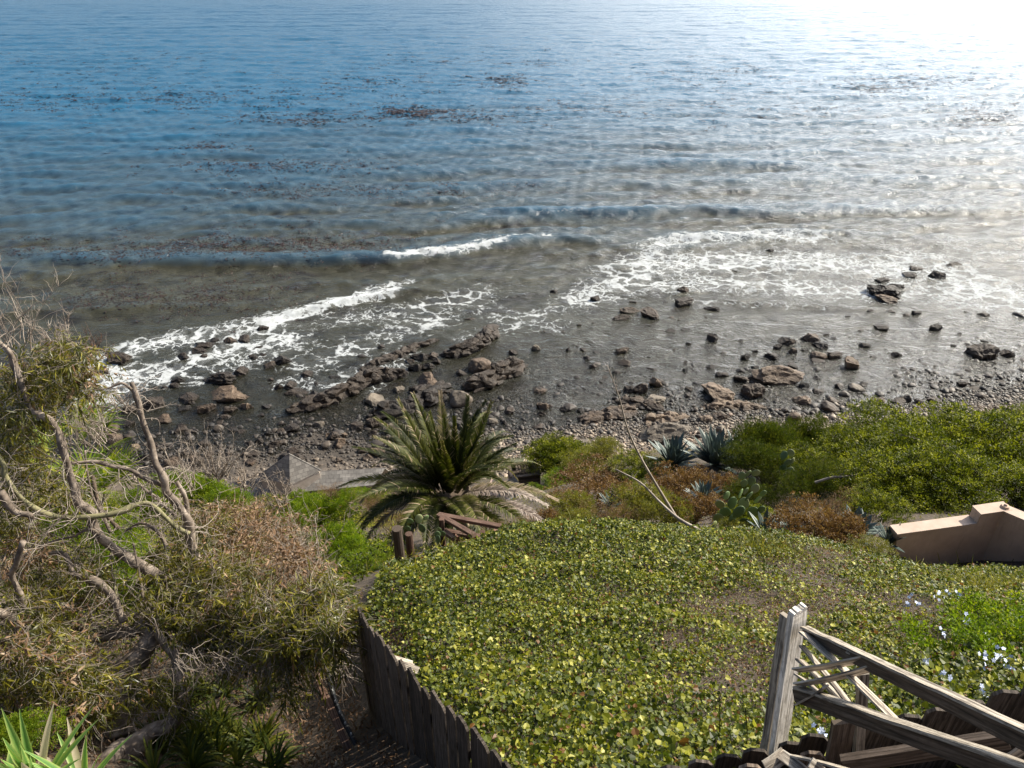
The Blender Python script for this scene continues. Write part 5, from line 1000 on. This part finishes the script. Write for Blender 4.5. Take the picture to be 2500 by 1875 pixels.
# fallen bare stick in the thicket
mb = MB(); mb.tube(crom([W(1990, 1178, 23.5), W(2030, 1166, 23.3), W(2080, 1162, 23.2), W(2110, 1153, 23.2)]), np.linspace(.05, .025, 19), 8, wob=.15); tag(mb.build('fallen_branch', M_twig), 'bare grey stick lying across the green bushes of the right thicket', 'branch')
# ------------------------------------------------------------------ agaves, prickly pears, stalks
def agave(c, rad, n, label, r, mat=ML_agave, wd=.085, up=.55, name='agave', cat='agave'):
    t_ = thing(name, c, label, cat); mb = MB()
    for k in range(n):
        f = k/n; az = k*2.39996+r.normal()*.15; el = math.radians(32+54*f+r.normal()*5); L = rad*(1.0-.15*f+r.normal()*.07); w0 = wd*rad*(1+.3*r.rand())
        d = np.array([math.cos(az)*math.cos(el), math.sin(az)*math.cos(el), math.sin(el)]); sd = nrm(np.cross(d, [0, 0, 1.])); u = np.cross(sd, d); rows = []; uvv = []
        for i, s in enumerate(np.linspace(0, 1, 9)):
            wdt = w0*(.75+.55*math.sin(min(s*1.5, 1)*math.pi/2)-.1)*(1-s**2.6)*.9+.002; p = d*L*s+u*(-.10*L*s*s*(1-f))+[0, 0, .02]
            for q, up_ in ((-1, .45), (-.5, .12), (0, 0), (.5, .12), (1, .45)): rows.append(p+sd*q*wdt+u*up_*wdt*(.9-.4*s))
            for q, up_ in ((.5, -.16), (0, -.34), (-.5, -.16)): rows.append(p+sd*q*wdt+u*up_*wdt*(.9-.4*s)*(1-s))
        Q = [(i*8+j, i*8+(j+1) % 8, (i+1)*8+(j+1) % 8, (i+1)*8+j) for i in range(8) for j in range(8)]
        m1 = MB(); m1.add(np.array(rows)+c, quads=Q, a=float(np.clip(r.beta(2, 2), 0, 1))); lf_ = m1.build('leaf', mat, t_, smooth=True)
    return t_
r = np.random.RandomState(53)
agave(gpt(1742, 1136), 1.6, 46, 'large blue grey agave standing above the rust coloured bushes', r); agave(gpt(1802, 1132), 1.35, 30, 'blue grey agave half behind the right side of the large agave', r); agave(gpt(1640, 1138), 1.4, 34, 'smaller blue grey agave to the left of the large one', r)
agave(W(1864, 1305, 17), .62, 22, 'bluish agave under the prickly pear at the ivy crest', r); agave(W(1925, 1300, 17), .5, 18, 'small bluish agave right of the prickly pear', r); agave(W(2085, 1315, 16), .72, 24, 'broad leaved blue agave behind the rust orange bush', r, wd=.15); agave(W(2165, 1330, 15.6), .5, 16, 'small agave against the end of the stucco wall', r)
agave(W(1715, 1225, 23), .75, 26, 'dull grey agave between reddish bushes left of the prickly pear', r); agave(W(1490, 1240, 23), .6, 18, 'grey spiky agave below the rust brown bush', r, wd=.08); agave(W(1255, 1215, 33), .6, 16, 'spiky grey agave among the palm frond tips', r, wd=.07)
def pear(pads, label, r, grp=None):
    """pads: (px,py,rpx,t)"""
    c = W(pads[0][0], pads[0][1]+pads[0][2]*2, pads[0][3]); t_ = thing('prickly_pear', c, label, 'cactus', grp); V0, F0_ = IV2, IF2
    for px, py, rp, t in pads:
        rad = rp*t/FPX; nn = nrm(np.array([r.normal()*.5, -1, r.normal()*.3])); a1 = nrm(np.cross(nn, [0, 0, 1.])+np.array([0, 0, r.normal()*.25])); a2 = np.cross(a1, nn); a2 = a2 if a2[2] > 0 else -a2
        k = 1-.22*np.maximum(-V0[:, 1], 0); P = W(px, py, t)+V0[:, :1]*k[:, None]*rad*.78*a1+V0[:, 1:2]*rad*1.1*a2+V0[:, 2:3]*rad*.17*nn
        m1 = MB(); m1.add(P, tris=F0_, a=r.rand()); m1.build('pad', ML_cact, t_, smooth=True)
    return t_
pear([(1023, 1267, 13, 15), (1040, 1264, 11, 15.1), (1030, 1290, 13, 15)], 'prickly pear with two upright pads in front of the palm trunk', r)
pear([(1001, 1272, 10, 14.6), (996, 1290, 9, 14.6)], 'small prickly pear with one pale round pad left of the other', r)
pear([(1068, 1306, 10, 14.3), (1080, 1303, 11, 14.4), (1069, 1317, 10, 14.2), (1073, 1292, 7, 14.5)], 'little prickly pear under the broken handrail', r)
pear([(1788+dx, 1250+dy, rp*1.1, 17.6+r.normal()*.25) for dx, dy, rp in [(0, 20, 17), (-18, 0, 16), (15, 0, 17), (-30, -18, 14), (0, -22, 16), (28, -20, 15), (40, -38, 13), (62, -30, 12), (75, -45, 10), (-14, -40, 13), (20, -45, 12), (50, 0, 16), (70, -5, 13), (-35, 15, 15), (-45, 35, 13), (30, 25, 15)]], 'large many padded prickly pear at centre right between bushes and agaves', r)
pear([(1923+dx, 1120+dy, rp, 25.3) for dx, dy, rp in [(0, 10, 12), (-9, -8, 11), (8, -14, 11), (12, 5, 10), (-12, 25, 11), (5, 30, 11)]], 'prickly pear standing in the opening of the dark green bush', r)
pear([(1835+dx, 1165+dy, rp, 22.5) for dx, dy, rp in [(0, 10, 13), (-9, -8, 12), (10, -10, 12), (-18, 15, 12), (8, 28, 13), (-14, 34, 12), (-24, -4, 11)]], 'prickly pear at the left foot of the dark bushes', r)
def stalk(pts, r0, r1, label, r, cat='flower stalk', tw=26):
    P = np.array([W(*p) for p in pts]); Pc = crom(P); t_ = thing('flower_stalk', P[0], label, cat); mb = MB(); mb.tube(Pc, np.linspace(r0, r1, len(Pc)), 7); mb.build('stem', M_twig, t_, smooth=True)
    i = r.randint(int(len(Pc)*.3), len(Pc), tw); d = nrm(np.gradient(Pc, axis=0))[i]; link('side_twigs', twigmesh('side_twigs', Pc[i], nrm(d+r.normal(size=d.shape)*.9), r.uniform(.05, .22, tw), .006, 4, .3, 0, r), M_twig, t_); return t_
stalk([(1650, 1262, 14.5), (1612, 1200, 14.2), (1566, 1121, 13.8), (1533, 1050, 13.4), (1511, 969, 13), (1484, 896, 12.7)], .032, .007, 'tall straight dead flower stalk leaning left over the shore', r, tw=46)
stalk([(1714, 1298, 13.6), (1658, 1267, 13.8), (1611, 1226, 14), (1564, 1179, 14.1), (1506, 1147, 14.2)], .035, .012, 'curved dead flower stalk crossing the foot of the tall one', r, tw=12)
# ------------------------------------------------------------------ palm
r = np.random.RandomState(61)
PC = W(1102, 1212, 20.3); gz = float(hfast(PC[0], PC[1]))
palm = thing('date_palm', (PC[0], PC[1], gz), 'bushy dark green date palm with arching fronds in the middle of the slope', 'palm')
mb = MB(); tp = np.array([[PC[0], PC[1], z_] for z_ in np.linspace(gz-.3, PC[2]+.1, 12)]); mb.tube(tp, np.linspace(.42, .36, 12), 16, wob=.35)
for k in range(90):
    az = k*2.4; z_ = gz+(k/90)*(PC[2]-gz+.1); p = np.array([PC[0]+.34*math.cos(az), PC[1]+.34*math.sin(az), z_]); mb.beam(p, p+np.array([.16*math.cos(az), .16*math.sin(az), .2]), .14, .05, seg=2)
mb.build('trunk', M_stem, palm)
def frond(az, el, L, droop, dead=0.0, side=0.0, name='frond'):
    d = np.array([math.sin(az)*math.cos(el), -math.cos(az)*math.cos(el), math.sin(el)]); n = 26; P = [PC+nrm(d*[1, 1, 0])*.15+[0, 0, r.uniform(-.15, .15)]]; st = L/n; sdv = nrm(np.cross(d, [0, 0, 1.]))
    for i in range(n): d = nrm(d+np.array([0, 0, -droop*(i/n)**.8/n*2.2])+sdv*side/n); P.append(P[-1]+d*st)
    P = np.array(P); T = nrm(np.gradient(P, axis=0)); m_ = 62; s = np.linspace(.14, 1, m_); C_ = np.stack([np.interp(s*n, np.arange(n+1), P[:, k]) for k in range(3)], -1); T_ = np.stack([np.interp(s*n, np.arange(n+1), T[:, k]) for k in range(3)], -1); T_ = nrm(T_)
    Sd = nrm(np.cross(T_, [0, 0, 1.])); U = np.cross(Sd, T_); out = []
    for sg in (-1, 1):
        for j in range(2):
            D = nrm(T_*(.85+.6*s[:, None])+Sd*sg*(1.0+.12*j)+U*(.42-.35*dead-.2*j)+r.normal(size=T_.shape)*(.07+.2*dead)); ll = .40*np.sin(np.clip(s*1.02, 0, 1)**.75*math.pi*.93+.12)*(.85+.15*r.rand(m_))*L/3.0
            out.append((C_+T_*r.uniform(-.01, .01, (m_, 1)), D, U-Sd*sg*.4, np.maximum(ll, .1)))
    Pp = np.concatenate([q[0] for q in out]); Dd = np.concatenate([q[1] for q in out]); Nn = np.concatenate([q[2] for q in out]); Ll = np.concatenate([q[3] for q in out])
    ss = np.tile(s, 4); base = r.beta(2, 2)*.5+(.24 if r.rand() < .4 else 0); tone = np.clip(base+.22*r.rand(len(Pp))+.25*(ss > .86)*r.rand(len(Pp))+(r.rand(len(Pp)) < .08)*.5, 0, 1)
    me = leafmesh(name, Pp, Dd, Nn, Ll, .028, 'blade', tone); me.materials.append(ML_pdead if dead > .4 else ML_palm)
    o = link(name, me, None, palm); mb = MB(); mb.tube(P, np.linspace(.03, .005, len(P)), 5, a=.9 if dead < .4 else .5); ra = mb.build('midrib', ML_yel if dead < .4 else ML_pdead, None, smooth=True); ra.parent = o; ra.matrix_parent_inverse = Matrix.Translation(-palm.location)
    if dead > .4: o['label'] = 'dry tan dead frond'
k = 0
for ring, (n_, el0, L0, dr) in enumerate([(10, 80, 2.3, .4), (16, 66, 2.75, .7), (19, 50, 2.95, .95), (18, 32, 3.0, 1.1), (15, 12, 2.8, 1.1)]):
    for i in range(n_):
        if ring in (2, 3) and 68 < math.degrees(2*math.pi*(i+.5*(ring % 2))/n_) % 360 < 128: continue
        az = 2*math.pi*(i+.5*(ring % 2))/n_+r.normal()*.13; el = math.radians(el0+r.normal()*5); frond(az, el, L0*(1+r.normal()*.06), dr*(1+.25*r.normal()), dead=.15 if ring > 2 else 0, side=r.normal()*.25)
for az, el, L in [(78, -4, 3.0), (92, -10, 2.7), (62, -12, 2.7), (40, -18, 2.4), (-60, -12, 2.6), (-95, -5, 2.7), (15, -35, 1.9), (-20, -30, 1.9), (70, 22, 2.9), (-120, 5, 2.7), (52, 2, 2.7), (60, 34, 2.8)]:
    frond(math.radians(az), math.radians(el), L, .9, dead=.8, side=r.normal()*.4)
# small fan palm behind the limbs
def fanpalm(c, R_, n, label):
    t_ = thing('fan_palm', c, label, 'palm')
    for k in range(n):
        az = k*2.4; el = math.radians(r.uniform(15, 75)); d = np.array([math.cos(az)*math.cos(el), math.sin(az)*math.cos(el), math.sin(el)]); hub = c+d*R_*.7; sd = nrm(np.cross(d, [0, 0, 1.])); th = np.linspace(-2.1, 2.1, 26); u = np.cross(sd, d)
        D = np.cos(th)[:, None]*d+np.sin(th)[:, None]*sd+u*.15; me = leafmesh('leaf_fan', np.repeat(hub[None], 26, 0), D, np.repeat(u[None], 26, 0), R_*.62, R_*.05, 'blade', r.rand(26)); link('leaf_fan', me, ML_bright, t_)
        mb = MB(); mb.tube([c, hub], .012, 5); mb.build('leaf_stalk', M_moss, t_)
fanpalm(W(215, 1120, 13.5), 1.0, 9, 'small fan palm with yellow green fans behind the left tree limbs'); fanpalm(W(250, 1230, 12.5), .85, 8, 'low fan palm between the crossing bare limbs')
# ------------------------------------------------------------------ fallen eucalyptus
r = np.random.RandomState(67)
eu = thing('eucalyptus_tree', tuple(W(260, 1880, 8.2)), 'sprawling half dead eucalyptus with bare twisted limbs and drooping leaves at the left', 'tree')
def limb(pts, t0, t1, r0, r1, mat=M_bark, nm='limb', wob=.22, m_=6, tt=None):
    r0, r1 = (r0*.74, r1*.78) if nm == 'limb' else (r0, r1)
    n = len(pts); ts = np.linspace(t0, t1, n) if tt is None else tt; P = np.array([W(x, y, t) for (x, y), t in zip(pts, ts)]); P[1:-1] += r.normal(size=P[1:-1].shape)*.015; P = crom(P, m_)
    rad = np.linspace(r0, r1, len(P))*(1+.10*np.interp(np.arange(len(P)), np.arange(0, len(P)+5, 5), r.normal(size=len(np.arange(0, len(P)+5, 5))))); mb = MB(); mb.tube(P, rad, 12, wob=wob); o = mb.build(nm, mat, eu, smooth=True); return P, o
LB = {}
LB['A'] = limb([(321, 934), (332, 978), (346, 1031), (366, 1084), (382, 1125), (407, 1166), (415, 1198), (431, 1235), (460, 1267), (463, 1300), (468, 1335), (490, 1382)], 9.2, 9.9, .042, .085)
mb = MB()
for k in range(7): p = LB['A'][0][0]+r.normal(size=3)*[.02, .02, 0]; mb.tube([p-[0, 0, .12], p+np.array([r.normal()*.03-.02, 0, r.uniform(.02, .09)])], [.018, .003], 5)
o = mb.build('splintered_tip', simple('split_wood', (.3, .17, .1), (.5, .3, .19), 12, .8, 0)); o.parent = LB['A'][1]; o.matrix_parent_inverse = Matrix.Translation(-eu.location)
limb([(452, 1268), (452, 1230), (446, 1205), (431, 1176)], 9.9, 9.7, .06, .035); limb([(321, 950), (300, 940), (262, 946), (225, 952)], 9.2, 9.0, .03, .006)
LB['B'] = limb([(-30, 815), (0, 840), (24, 860), (37, 893), (61, 962), (77, 999), (114, 1023), (142, 1060), (159, 1105), (163, 1141), (175, 1190), (195, 1227), (220, 1250), (232, 1277), (244, 1310), (277, 1334), (309, 1359), (350, 1383), (407, 1416)], 8.4, 9.6, .035, .085)
LB['C'] = limb([(-30, 1080), (0, 1129), (16, 1170), (53, 1214), (106, 1251), (155, 1259), (228, 1261), (285, 1251), (325, 1237), (358, 1231), (387, 1243), (407, 1271), (430, 1288), (462, 1303)], 8.6, 9.7, .035, .045, M_moss)
LB['D'] = limb([(172, 1132), (228, 1125), (277, 1133), (321, 1149), (358, 1170), (391, 1182), (411, 1202), (432, 1240)], 9.1, 9.75, .028, .042)
LB['F'] = limb([(56, 1322), (41, 1371), (33, 1403), (45, 1452), (61, 1509), (73, 1545)], 8.3, 8.9, .035, .05); LB['E'] = limb([(-60, 1470), (0, 1493), (24, 1509), (61, 1554), (90, 1610)], 8.3, 8.8, .07, .07)
LB['G'] = limb([(122, 1350), (163, 1363), (183, 1399), (212, 1416), (244, 1428), (269, 1460), (285, 1493), (301, 1520)], 9.2, 9.2, .035, .065)
LB['H'] = limb([(130, 1525), (175, 1530), (244, 1538), (285, 1546), (325, 1534), (358, 1525)], 9.3, 9.4, .06, .10, wob=.2)
LB['I'] = limb([(340, 1505), (352, 1525), (366, 1554), (340, 1591), (313, 1631), (300, 1675), (292, 1740), (300, 1800)], 9.4, 8.7, .09, .17, nm='trunk', wob=.28)
LB['J'] = limb([(425, 1590), (427, 1627), (439, 1668), (443, 1709), (431, 1749), (415, 1772), (374, 1780), (346, 1798), (317, 1822), (285, 1835), (252, 1867), (235, 1900)], 8.6, 7.9, .055, .13, nm='trunk', wob=.22)
LB['K'] = limb([(305, 1298), (338, 1277), (366, 1285), (391, 1306), (407, 1335)], 9.8, 9.8, .02, .035); LB['L'] = limb([(90, 1334), (142, 1322), (175, 1302), (212, 1290), (232, 1292), (246, 1316)], 9.0, 9.3, .012, .025)
LB['M'] = limb([(325, 1326), (338, 1391), (346, 1460), (354, 1501), (382, 1556)], 9.4, 9.3, .014, .03); LB['N'] = limb([(207, 1100), (212, 1157), (228, 1210), (245, 1262), (270, 1300)], 9.6, 9.6, .014, .028)
LB['O'] = limb([(225, 1160), (240, 1230), (262, 1262), (290, 1290)], 9.9, 9.8, .03, .04, M_stem); LB['P'] = limb([(322, 1158), (345, 1190), (372, 1215), (400, 1232), (430, 1260)], 10, 9.9, .018, .03); LB['Q'] = limb([(269, 1350), (272, 1400), (285, 1450), (288, 1530)], 9.5, 9.3, .014, .02, M_moss)
LB['R'] = limb([(480, 1545), (560, 1570), (640, 1545), (680, 1580), (690, 1640)], 8.9, 8.3, .03, .05, wob=.2); LB['S'] = limb([(0, 1200), (30, 1245), (70, 1262), (78, 1268)], 8.6, 8.8, .06, .035, wob=.25); LB['T'] = limb([(80, 1330), (120, 1290), (165, 1250)], 8.7, 8.9, .01, .016)
LB['U'] = limb([(380, 1480), (378, 1540), (400, 1580), (430, 1600)], 9.2, 8.8, .05, .07, wob=.2); LB['V'] = limb([(-20, 1560), (60, 1600), (150, 1570), (240, 1560), (330, 1545)], 8.8, 9.3, .04, .07)
# thin twigs from the limbs
allp = np.concatenate([v[0] for v in LB.values()]); i = r.randint(len(allp), size=900); P0 = allp[i]; n = len(P0)
link('twigs', twigmesh('twigs', P0, rdir(n, .1, r), r.uniform(.25, .9, n), r.uniform(.0035, .008, n), 8, .32, -.02, r), M_twig, eu)
# leaf sprays (px,py,t,rx px,ry px,rt m,count)
def sprays(bl, r, L_=.11, Wd_=.017, per=12, down=.9):
    P0 = []; 
    for px, py, t, rx, ry, rt, n in bl:
        n = int(n*1.9)
        q = r.normal(size=(n, 3)); q = q/np.maximum(np.linalg.norm(q, axis=1, keepdims=True), 1)*.99; P0.append(W(px+q[:, 0]*rx*.75, py+q[:, 1]*ry*.75, t+q[:, 2]*rt))
    P0 = np.concatenate(P0); n = len(P0); d = rdir(n, .15, r); Ls = r.uniform(.15, .45, n); s = r.rand(n, per); C_ = P0[:, None]+d[:, None]*(s*Ls[:, None])[..., None]; C_[..., 2] -= .25*(s**2)*Ls[:, None]
    D = nrm(d[:, None]*.45+r.normal(size=(n, per, 3))*.55+np.array([0, 0, -down])); N = rdir(n*per, .2, r); tone = np.clip(np.repeat(r.beta(2, 2, n), per)*.7+.3*r.rand(n*per), 0, 1)
    sz = np.repeat(r.uniform(.7, 1.15, n), per)*r.uniform(.7, 1.2, n*per); return P0, d, Ls, C_.reshape(-1, 3), D.reshape(-1, 3), N, sz*L_, sz*Wd_, tone
OL = [(110, 900, 9.0, 100, 60, .5, 70), (60, 990, 9.2, 100, 110, .6, 100), (40, 1110, 9.6, 90, 90, .6, 90), (110, 1200, 10, 110, 80, .5, 80), (170, 870, 9, 60, 50, .3, 40), (180, 960, 9.4, 50, 60, .4, 30), (150, 1400, 9.7, 170, 80, .6, 120), (90, 1650, 8.5, 150, 110, .7, 230), (200, 1700, 8.4, 90, 90, .5, 110),
      (450, 1380, 10, 120, 80, .5, 110), (560, 1440, 9.5, 140, 90, .6, 210), (640, 1500, 8.7, 140, 80, .5, 230), (520, 1540, 9, 110, 70, .5, 130), (720, 1560, 7.9, 110, 80, .5, 200), (780, 1480, 8.0, 70, 70, .4, 120), (820, 1560, 7.2, 40, 60, .25, 45), (430, 1500, 9.2, 90, 60, .4, 70), (600, 1600, 8.5, 120, 50, .4, 70), (340, 1690, 8.5, 60, 50, .4, 22), (430, 1710, 8.2, 40, 50, .3, 18), (680, 1690, 8, 60, 30, .3, 20), (380, 1450, 9.5, 70, 70, .4, 60), (60, 1500, 9.0, 90, 70, .5, 80), (500, 1300, 11, 110, 60, .5, 90), (20, 1280, 9.4, 60, 100, .5, 70), (110, 1560, 8.8, 110, 60, .5, 90)]
P0, d, Ls, Cc, Dd, Nn, LL, WW, tone = sprays(OL, r); tone = np.clip(tone+np.where(r.rand(len(tone)) < .12, .4, 0), 0, 1)
link('foliage', leafmesh('foliage', Cc, Dd, Nn, LL, WW, 'lance', tone), ML_olive, eu); link('twigs', twigmesh('twigs', P0, d, Ls*1.2, .003, 5, .2, -.06, r), M_twig, eu)
DD = [(560, 1260, 11, 130, 55, .6, 110), (640, 1330, 10.5, 120, 70, .6, 170), (720, 1400, 9.3, 90, 90, .5, 170), (700, 1280, 12, 70, 60, .5, 60), (790, 1470, 8.3, 50, 60, .4, 60), (560, 1380, 9.9, 130, 60, .5, 90), (100, 1600, 8.3, 140, 60, .5, 70), (200, 900, 9.2, 60, 60, .3, 30), (60, 1350, 9, 70, 60, .4, 60), (130, 1750, 8, 110, 50, .4, 60), (620, 1500, 8.8, 150, 70, .5, 70), (180, 1480, 9.3, 120, 50, .4, 40)]
P0, d, Ls, Cc, Dd, Nn, LL, WW, tone = sprays([q[:6]+(int(q[6]*.5),) for q in DD], r, .075, .02, 11, .3)
link('dead_foliage', leafmesh('dead_foliage', Cc, Dd, Nn, LL, WW, 'lance', tone), ML_dead, eu); link('twigs', twigmesh('twigs', P0, d, Ls*1.3, .003, 5, .25, 0, r), M_twig, eu)
n = 420; P0 = W(r.uniform(420, 860, n), r.uniform(1580, 1640, n), r.uniform(7.4, 8.8, n)); ok = (P0[:, 0] < np.interp(P0[:, 1], fp[:, 1], fp[:, 0])-.1); link('hanging_twigs', twigmesh('hanging_twigs', P0[ok], rdir(ok.sum(), -1.2, r), r.uniform(.2, .6, ok.sum()), .003, 7, .22, -.05, r), M_twig, eu)
# ------------------------------------------------------------------ bare twiggy bushes
def twiggy(px, py, t, hpx, wpx, n, label, seed, mat=M_twig):
    r = np.random.RandomState(seed); c = W(px, py, t); hh = hpx*t/FPX; t_ = thing('bare_bush', c, label, 'bush'); P0 = np.repeat(c[None], n, 0)+r.normal(size=(n, 3))*[.12, .12, .03]
    d = nrm(np.stack([r.normal(size=n)*wpx/hpx*.8, r.normal(size=n)*.3, np.ones(n)], -1)); L = hh*r.uniform(.5, 1.25, n); me = twigmesh('stems', P0, d, L, r.uniform(.004, .009, n)*t/8, 10, .14, .02, r); link('stems', me, mat, t_)
    co_ = np.empty(len(me.vertices)*3, np.float32); me.vertices.foreach_get('co', co_); co_ = co_.reshape(n, 11, 3, 3).mean(2); k = n*9; i = r.randint(n, size=k); j = r.randint(3, 10, size=k); P1 = co_[i, j].astype(float); d1 = nrm(co_[i, j]-co_[i, j-1]+r.normal(size=(k, 3))*.02*t)
    link('twigs', twigmesh('twigs', P1, nrm(d[i]+r.normal(size=(k, 3))*.6), hh*r.uniform(.1, .38, k), .0028*t/8, 6, .25, .03, r), mat, t_); return t_
twiggy(45, 850, 9.5, 190, 90, 16, 'thin bare twigs rising over the sea at the left edge', 1); twiggy(150, 860, 9.8, 110, 80, 22, 'fine bare twig bush above the leafy end of the left tree', 2); twiggy(200, 880, 9.8, 70, 50, 26, 'reddish dry twigs at the upper right of the left tree', 3, M_red)
twiggy(530, 1170, 22, 130, 80, 22, 'grey leafless bush standing left of the house roof', 4); twiggy(600, 1195, 23, 80, 60, 14, 'thin leafless shrub just before the left eave of the house', 5); twiggy(240, 1080, 11, 110, 90, 40, 'tangle of pale bare twigs beside the broken limb', 6); twiggy(470, 1190, 15, 130, 60, 14, 'few long bare stems between broken limb and house', 7)
twiggy(735, 1440, 11.5, 190, 50, 60, 'bundle of upright grey stems in the dry brush left of the bright bushes', 8); twiggy(690, 1240, 19, 90, 60, 18, 'sparse dry stems in front of the shingled roof', 9); twiggy(2120, 1300, 17, 50, 120, 60, 'low dry brush against the back of the stucco wall', 10); twiggy(300, 1000, 10, 80, 120, 24, 'sprawling bare twigs behind the broken limb top', 12)
# ------------------------------------------------------------------ lower left: spiky variegated plant, strap leaves, litter
r = np.random.RandomState(71)
def spiky(c, n, L0, wd, label, name, cat, mat, arch=.6, el=(25, 85)):
    t_ = thing(name, c, label, cat); 
    for k in range(n):
        az = k*2.4+r.normal()*.2; e_ = math.radians(r.uniform(*el)); d = np.array([math.cos(az)*math.cos(e_), math.sin(az)*math.cos(e_), math.sin(e_)]); L = L0*r.uniform(.6, 1.1); sd = nrm(np.cross(d, [0, 0, 1.])); P = [np.array(c, float)]; m_ = 10
        for i in range(m_): d = nrm(d+np.array([0, 0, -arch/m_*(i/m_)*2])); P.append(P[-1]+d*L/m_)
        P = np.array(P); s = np.linspace(0, 1, m_+1); w_ = wd*(.6+.6*np.sin(s*math.pi*.75))*(1-s**2.5)+.001; u = nrm(np.cross(sd, np.gradient(P, axis=0))); V = np.concatenate([P+sd*w_[:, None]+u*w_[:, None]*.4, P, P-sd*w_[:, None]+u*w_[:, None]*.4]); a_ = np.concatenate([np.full(m_+1, .85), np.full(m_+1, .2+.25*r.rand()), np.full(m_+1, .85)])
        if r.rand() < .15: a_[:] = 1
        Q = [(j*(m_+1)+i, j*(m_+1)+i+1, (j+1)*(m_+1)+i+1, (j+1)*(m_+1)+i) for j in range(2) for i in range(m_)]; m1 = MB(); m1.add(V, quads=Q, a=a_); m1.build('leaf', mat, t_, smooth=True)
spiky(W(95, 1935, 5.0), 22, .62, .028, 'sword leaved variegated yucca in the lower left corner', 'yucca', 'yucca', ML_yucca, .25, (35, 88)); spiky(W(210, 1930, 5.1), 18, .52, .022, 'smaller variegated yucca with some dead leaves right of the corner one', 'yucca', 'yucca', ML_yucca, .4, (25, 80)); spiky(W(20, 1960, 4.9), 12, .45, .026, 'variegated yucca cut off by the left frame edge', 'yucca', 'yucca', ML_yucca, .3, (30, 85))
pr_ = []
for k in range(3):
    n = 34; az = r.uniform(0, 6.28, n); el = r.uniform(.3, 1.3, n); pts = []; m1 = MB()
    for i in range(n):
        d = np.array([math.cos(az[i])*math.cos(el[i]), math.sin(az[i])*math.cos(el[i]), math.sin(el[i])]); P = [np.zeros(3)]; L = r.uniform(.3, .5); sd = nrm(np.cross(d, [0, 0, 1.]))
        for q in range(8): d = nrm(d+np.array([0, 0, -.22*q/4])); P.append(P[-1]+d*L/8)
        P = np.array(P); s = np.linspace(0, 1, 9); w_ = .014*(1-s**3)+.0005; V = np.concatenate([P+sd*w_[:, None], P-sd*w_[:, None]]); m1.add(V, quads=[(j, j+1, 9+j+1, 9+j) for j in range(8)], a=r.rand()*.9)
    me = m1.mesh('strap_leaves', True); me.materials.append(ML_dark); pr_.append(me)  # dark leaf colour carries the shade under the tree
for k in range(34):
    px_, py_ = r.uniform(370, 690), r.uniform(1690, 1900); p = hit(px_, py_)[0]; put('strap_plant', 'clump of strap leaves coloured dark for the shade under the left tree', 'plant', p, [pr_[k % 3]], (1, 1, 1), r.uniform(0, 6), 'strap leaved plants under the left tree', names=('leaves',))
x = r.uniform(-7, .5, 26000); y = r.uniform(2, 9, 26000); z = hfast(x, y); px, py, t = proj(np.stack([x, y, z], -1)); ok = (px > -200) & (px < 1000) & (py > 1450) & (fence_side(x, y) < -.03); P = np.stack([x, y, z+.015], -1)[ok]; n = len(P)
tag(link('leaf_litter', leafmesh('leaf_litter', P, rdir(n, 0, r), nrm(r.normal(size=(n, 3))*.3+[0, 0, 1]), .07, .018, 'lance', r.rand(n)*.5), ML_dead), 'brown fallen leaves on the shaded ground beside the left fence', 'leaf litter', kind='stuff')
for px_, py_, lb in [(755, 1868, 'small pinkish succulent rosette at the bottom edge, left of two'), (832, 1866, 'small pinkish succulent rosette at the bottom edge beside the reddish timber')]:
    c = np.array(hit(px_, py_)[0]); V = []; n = 70; d = rdir(n, .6, r); tag(link('succulent', leafmesh('succulent', np.repeat(c[None], n, 0)+d*.03+r.normal(size=(n, 3))*.03, d, rdir(n, .5, r), .035, .022, 'lance', .7+.3*r.rand(n)), ML_dead), lb, 'succulent')
n0 = 95000; x = r.uniform(-16, 0, n0); y = r.uniform(5, 28, n0); z = hfast(x, y); px, py, t = proj(np.stack([x, y, z], -1)); ok = (fence_side(x, y) < -.2) & (py < 1640) & (px > -200) & (px < 1000) & (fbm(p3(x*.7, y*.7), 3) > -.25); x, y, z = x[ok], y[ok], z[ok]; n = len(x); P = np.stack([x, y, z+np.abs(r.normal(size=n))*.22*(1+fbm(p3(x, y, 2), 2))], -1)
ug = link('undergrowth', leafmesh('undergrowth', P, rdir(n, .4, r), rdir(n, .6, r), r.uniform(.05, .11, n), .035, 'diamond', np.clip(r.beta(2, 2, n)+.3*fbm(p3(x*.9, y*.9, 5), 2), 0, 1)), ML_green); tag(ug, 'leafy green undergrowth on the bank under and behind the left tree', 'undergrowth', kind='stuff')
x = r.uniform(-28, 30, 26000); y = r.uniform(5, 56, 26000); z = hfast(x, y); k_ = (z > 1.9) & (shore(x)-y > 5); x, y, z = x[k_], y[k_], z[k_]; px, py, t = proj(np.stack([x, y, z], -1)); ok = (py < 1420) & (px > -100) & (px < 2600) & (fbm(p3(x*.4, y*.4), 2) > -.35); x, y, z = x[ok], y[ok], z[ok]
rp = 6; P = np.repeat(np.stack([x, y, z], -1), rp, 0); n = len(P); P += r.normal(size=(n, 3))*[.09, .09, .03]; gc = link('ground_cover', leafmesh('ground_cover', P, rdir(n, .8, r), rdir(n, .3, r), r.uniform(.08, .3, n), .014, 'blade', r.rand(n)), ML_yel); tag(gc, 'dry grass and low scrub between the bushes on the slope', 'scrub', kind='stuff')
